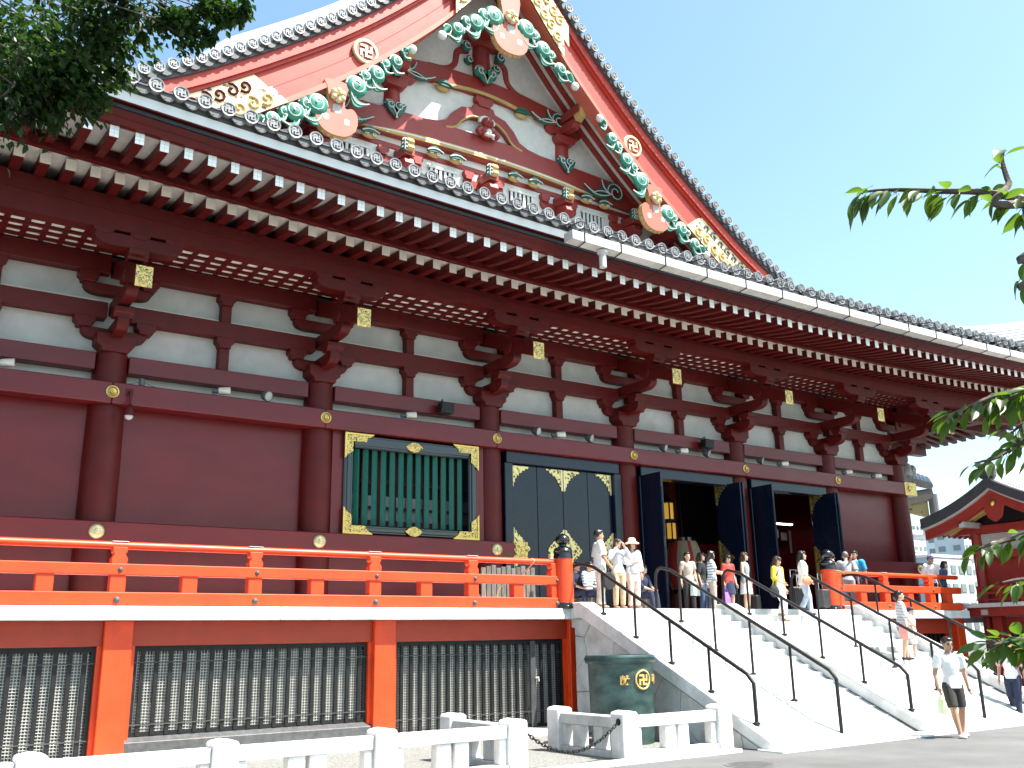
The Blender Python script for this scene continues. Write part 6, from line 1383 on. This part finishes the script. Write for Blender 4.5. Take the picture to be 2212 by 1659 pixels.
person('woman in white blouse and pale jeans with long black hair on the right flight', sp, 40, 1.60, True, top=WHT, sleeve=0.72, top_len=0.47, bottom=LJEAN, shoes=SHB, hair='long', loose=1.35, armR=((-0.15, -0.01, 0.65), (-0.13, -0.10, 0.53)), armL=((0.15, 0.05, 0.65), (0.16, 0.06, 0.50)), legL=((0.05, -0.06, 0.29), (0.05, -0.06, 0.045)), legR=((-0.05, -0.03, 0.30), (-0.05, 0.06, 0.12)))
ob = thing('clutch_bag', sp+Vector((-0.16, -0.25, 0.8)), 'orange handbag of the woman in the white blouse', 'bag'); MB().ell(sp+Vector((-0.14, -0.22, 0.84)), (0.17, 0.06, 0.12), 12, 8).build('bag_body', mat('orange_leather', (0.72, 0.22, 0.10), 0.5), ob, smooth=60); MB().tube(spline([sp+Vector((-0.24, -0.2, 0.92)), sp+Vector((-0.14, -0.18, 1.06)), sp+Vector((-0.04, -0.2, 0.92))], 4), 0.01, 6).build('bag_handle', MATS['orange_leather'], ob)
suitcase(at(1776, 16.85), 'grey suitcase beside the right newel post', 0.1, DGREY, 0.48)
# people leaning behind the right railing
person('grey haired man in grey shirt leaning over behind the right newel', at(1832, 17.35), 130, 1.66, top=GRY, sleeve=0.42, bottom=GRY, shoes=SHB, hairm=HAIRG, lean=-0.35, head_tilt=18, armL=((0.14, -0.16, 0.66), (0.10, -0.26, 0.58)))
person('dark haired person in grey bending beside the right newel post', at(1812, 17.6), 150, 1.64, top=GRY, sleeve=0.42, bottom=BLKC, shoes=SHB, lean=-0.5, head_tilt=22)
person('man in bright blue T-shirt with a hand to his face behind the right railing', at(1851, 17.3), -70, 1.68, top=BLU, sleeve=0.40, bottom=NAV, shoes=SHB, skin=SKINT, armR=((-0.13, -0.09, 0.68), (-0.035, -0.115, 0.855)), head_tilt=6)
person('man in white shirt and purple cap leaning on the far railing end', at(2010, 17.3), -20, 1.66, top=WHT, sleeve=0.42, bottom=NAV, shoes=SHB, hat='cap', extra=mat('cap_purple', (0.20, 0.16, 0.34), 0.8), skin=SKINT, lean=-0.15)
person('woman in slate blue jacket leaning on the far railing end', at(2034, 17.25), 10, 1.50, True, top=JEAN, sleeve=0.9, bottom=NAV, shoes=SHB, hair='bob', lean=-0.2)
# people sitting in the shade
SITL = dict(legL=((0.07, -0.22, 0.30), (0.07, -0.26, 0.045)), legR=((-0.07, -0.22, 0.30), (-0.07, -0.26, 0.045)))
def stool(p): 
    return tag(MB().prism([(p.x-0.24, FLOOR+0.001), (p.x+0.24, FLOOR+0.001), (p.x+0.2, FLOOR+0.36), (p.x-0.2, FLOOR+0.36)], 'y', p.y-0.18, p.y+0.18).build('low_step', WOODG, None, bevel=0.01), '', 'step')
for (px, y, lab, tp_, hr_, lab2) in ((1268, 18.9, 'seated person in striped shirt in the shade behind the left newel', STRB, 'short', 'low wooden step under the seated person in stripes'), (1385, 19.2, 'seated person in dark clothes at the foot of the red column', NAV, 'bob', 'low wooden step at the foot of the column by the door'), (1240, 19.2, 'seated person in navy shirt behind the left railing end', NAV, 'short', 'low wooden step behind the left railing end')):
    p = at(px, y); person(lab, p, 15, 1.62, top=tp_, sleeve=0.7, bottom=NAV, shoes=SHB, hair=hr_, sit=True, armR=((-0.14, -0.07, 0.42), (-0.07, -0.20, 0.36)), armL=((0.14, -0.07, 0.42), (0.07, -0.20, 0.36)), lean=-0.1, **SITL)
    so_ = stool(p+Vector((0.0, 0.03, 0))); so_['label'] = lab2; so_['group'] = 'low wooden steps'
# ================================================================== trees
LEAFG = mat('broad_leaf', (0.050, 0.105, 0.014), 0.42, var=0.35, scale=3, spec=0.5, rnd=0.3, trans=(0.16, 0.30, 0.02))
LEAFD = mat('dark_leaf', (0.016, 0.042, 0.007), 0.5, var=0.45, scale=1.2, spec=0.3, trans=(0.030, 0.085, 0.006))
rt = random.Random(21)
# ---- left: leafy tree overhanging the corner of the picture
lt_ = thing('leafy_tree', (-5.2, 8.6, 0), 'dense green tree overhanging the upper left corner', 'tree')
clumps = []
# (px, py, distance, radius in m): hanging edge of the crown as seen from the plaza
for (px, py, r, rad) in ((30, 30, 10, 0.75), (110, 40, 10.4, 0.7), (190, 40, 10.2, 0.62), (265, 25, 9.8, 0.5), (40, 120, 9.6, 0.7), (110, 130, 10.0, 0.6), (170, 110, 9.8, 0.5), (30, 185, 9.4, 0.42), (95, 190, 9.8, 0.42), (150, 190, 9.9, 0.34), (195, 190, 10.0, 0.24), (185, 225, 10.0, 0.13), (215, 130, 10.2, 0.3), (130, 232, 9.9, 0.12), (60, 225, 9.6, 0.14),
    (330, 5, 9.6, 0.34), (390, 20, 9.5, 0.30), (440, 20, 9.4, 0.26), (430, 62, 9.4, 0.22), (395, 80, 9.4, 0.18), (375, 55, 9.4, 0.15), (480, 5, 9.4, 0.24), (510, 18, 9.4, 0.16), (300, 40, 9.8, 0.22), (255, 75, 10, 0.26), (235, 110, 10.1, 0.16), (460, 70, 9.4, 0.12), (525, 5, 9.3, 0.12)):
    clumps.append((on(px, py, r=r), rad))
for _ in range(26):   # the rest of the crown, above and to the left, out of the picture
    clumps.append((Vector((-4.8+rt.gauss(0, 1.5), 8.6+rt.gauss(0, 1.5), 9.3+rt.gauss(0, 1.2))), rt.uniform(0.6, 1.0)))
def leafmesh(mb, p, d, n, L, w):
    """one pointed leaf of six triangles, folded along the midrib"""
    d = d.normalized(); s = d.cross(n).normalized(); n = s.cross(d)
    a = p; b1, b2 = p+d*L*0.4+s*w+n*w*0.35, p+d*L*0.4-s*w+n*w*0.35; m_ = p+d*L*0.45; c1, c2 = p+d*L*0.75+s*w*0.6+n*w*0.15, p+d*L*0.75-s*w*0.6+n*w*0.15; t = p+d*L-n*L*0.06
    o = len(mb.v); mb.v += [tuple(q) for q in (a, b1, m_, b2, c1, c2, t)]
    mb.f += [(o, o+1, o+2), (o, o+2, o+3), (o+1, o+4, o+2), (o+2, o+4, o+6), (o+2, o+6, o+5), (o+2, o+5, o+3)]; mb.m += [0]*6
cr = MB(); tw = MB()
base = Vector((-4.6, 8.7, 7.2))
for c, rad in clumps:
    near = (c-Vector((0, 0, EYE))).length < 11 and on(0, 0, r=1) is not None
    n = int(1500*rad**2)+60 if c.x > -3.2 else int(260*rad**2)+20
    mid = base.lerp(c, 0.5)+Vector((rt.gauss(0, 0.25), rt.gauss(0, 0.25), 0.7+rt.gauss(0, 0.2))); tw.tube(spline([base, mid, c], 4), [0.03, 0.028, 0.025, 0.022, 0.018, 0.014, 0.011, 0.008, 0.005], 5)
    for _ in range(max(3, int(rad*9))):
        e = c+Vector((rt.gauss(0, 1), rt.gauss(0, 1), rt.gauss(0, 0.8)-0.3)).normalized()*rad*rt.uniform(0.6, 1.0); tw.tube([c, c.lerp(e, 0.5)+Vector((0, 0, 0.04)), e], [0.008, 0.006, 0.003], 4)
        for _2 in range(n//max(3, int(rad*9))):
            q = c.lerp(e, rt.uniform(0.25, 1.05))+Vector((rt.gauss(0, 1), rt.gauss(0, 1), rt.gauss(0, 1)))*rad*0.17
            d = (e-c).normalized()*0.6+Vector((rt.uniform(-1, 1), rt.uniform(-1, 1), rt.uniform(-1.2, 0.3))); L = rt.uniform(0.06, 0.10)
            leafmesh(cr, q, d, Vector((rt.gauss(0, 0.6), rt.gauss(0, 0.6), 1)), L, L*0.27)
stuff_l = cr.build('crown', LEAFD, lt_); tw.build('twigs', BARK, lt_)
MB().tube(spline([(-5.2, 8.6, 0), (-5.15, 8.6, 2.5), (-4.95, 8.65, 5.0), (-4.6, 8.7, 7.3), (-4.5, 8.7, 9.6)], 5), [0.30-0.011*i for i in range(21)], 12).build('trunk', BARK, lt_, smooth=50)
# ---- right: cherry boughs close to the camera
ct = thing('cherry_tree', (4.3, 0.75, 0), 'cherry tree with large toothed leaves reaching in from the right edge', 'tree')
MB().tube(spline([(4.3, 0.75, 0), (4.25, 0.78, 1.2), (4.1, 0.82, 2.4), (3.95, 0.9, 3.6), (3.9, 0.95, 4.6)], 5), [0.16-0.004*i for i in range(21)], 12).build('trunk', BARK, ct, smooth=50)
def cherry_leaf(L):
    mb = MB(); n = 9; rows = []
    for i in range(n+1):
        t = i/n; w = 0.205*L*math.sin(math.pi*min(1, t**0.8))**0.85*(1.0 if t < 0.72 else max(0.05, (1-t)/0.28)**0.9); cup = 0.30*w; z = -0.22*L*t*t
        rows.append([(-w, t*L, z+cup), (-w*0.5, t*L, z+cup*0.35), (0, t*L, z), (w*0.5, t*L, z+cup*0.35), (w, t*L, z+cup)])
    v = [p for r in rows for p in r]; mb.add(v, [(i*5+j, i*5+j+1, (i+1)*5+j+1, (i+1)*5+j) for i in range(n) for j in range(4)])
    mb.tube([(0, -0.16*L, 0.02*L), (0, 0, 0)], 0.0012, 4)
    return mb.mesh('leaf', LEAFG, smooth=60)
LM = [cherry_leaf(0.105), cherry_leaf(0.088), cherry_leaf(0.072)]
def bough(pix, r, nleaf, spread=1.0, up_=0.0, seed=0, root=(3.95, 0.9, 3.4), size=1.0):
    rr = random.Random(seed); pts = [on(px, py, r=r+dr) for px, py, dr in pix]
    path = spline([Vector(root)]+pts, 6); k = len(path)
    b = MB().tube(path, [lerp(0.016, 0.0022, i/(k-1)) for i in range(k)], 6).build('branch', BARK, ct, smooth=50)
    vis = path[6:]
    for i in range(nleaf):
        t = (i+rr.random())/nleaf; q = vis[min(len(vis)-1, int(t*(len(vis)-1)+0.5))]; nx = vis[min(len(vis)-1, int(t*(len(vis)-1)+0.5)+1)]; pv = vis[max(0, int(t*(len(vis)-1)+0.5)-1)]
        ax = (nx-pv).normalized(); side = ax.cross(Vector((0, 0, 1))).normalized()*(1 if i % 2 else -1)
        d = (ax*rr.uniform(0.2, 0.9)+side*rr.uniform(0.2, 0.9)*spread+Vector((0, 0, rr.uniform(-1.15, 0.05)+up_))).normalized()
        nrm = Vector((rr.gauss(0, 0.35), rr.gauss(0, 0.35), 1)); s = d.cross(nrm).normalized(); n = s.cross(d)
        mtx = Matrix(((s.x, d.x, n.x), (s.y, d.y, n.y), (s.z, d.z, n.z)))
        pos = q+Vector((rr.gauss(0, 0.006), rr.gauss(0, 0.006), rr.gauss(0, 0.006)))+d*0.018
        o = obj('leaf', rr.choice(LM), b, pos); o.rotation_euler = mtx.to_euler(); sc = rr.uniform(0.62, 0.98)*size; o.scale = (sc, sc, sc)
bough([(2300, 455, 0.1), (2212, 432, 0), (2120, 415, -0.05), (2030, 413, -0.08), (1950, 410, -0.1), (1885, 412, -0.1), (1860, 418, -0.1)], 3.05, 70, 0.8, 0.0, 5, size=0.9)
bough([(2212, 440, 0), (2180, 395, 0.02), (2165, 345, 0.05), (2170, 325, 0.05)], 3.05, 8, 1.0, 0.35, 6)
bough([(2330, 820, 0.2), (2230, 838, 0), (2150, 855, -0.05), (2090, 880, -0.08), (2045, 898, -0.1)], 3.0, 64, 0.9, 0.15, 8, size=0.78)
bough([(2330, 800, 0.1), (2240, 835, 0), (2185, 860, 0.05), (2150, 885, 0.05)], 2.9, 40, 1.0, 0.15, 9, size=0.78)
bough([(2330, 930, 0.2), (2225, 950, 0), (2190, 965, 0), (2150, 990, -0.05), (2105, 1000, -0.08)], 3.1, 34, 0.8, 0.05, 10, size=0.75)
bough([(2260, 900, 0.1), (2212, 915, 0), (2185, 935, 0.02)], 3.1, 14, 0.9, 0.0, 20, size=0.75)
bough([(2330, 1110, 0.2), (2235, 1150, 0), (2180, 1165, 0), (2130, 1180, -0.05), (2105, 1192, -0.05)], 3.0, 30, 0.8, 0.1, 11, (4.0, 0.88, 2.9), size=0.8)
bough([(2330, 1240, 0.1), (2250, 1250, 0), (2200, 1252, -0.03), (2165, 1258, -0.05)], 2.9, 16, 0.9, 0.15, 12, (4.0, 0.88, 2.7), size=0.8)
bough([(2400, 1345, 0.1), (2300, 1376, 0), (2225, 1380, -0.02), (2175, 1386, -0.05), (2135, 1396, -0.08)], 3.0, 56, 1.1, 0.42, 13, (4.1, 0.84, 2.3), size=0.9)
bough([(2380, 1375, 0.1), (2280, 1396, 0), (2220, 1402, 0.1), (2165, 1408, 0.1)], 2.9, 44, 1.1, 0.42, 33, (4.1, 0.84, 2.2), size=0.9)
bough([(2260, 595, 0), (2228, 600, 0), (2208, 602, 0)], 3.1, 3, 0.6, -0.1, 15)
bough([(2260, 545, 0), (2228, 540, 0), (2215, 548, 0)], 3.1, 3, 0.6, -0.5, 16)
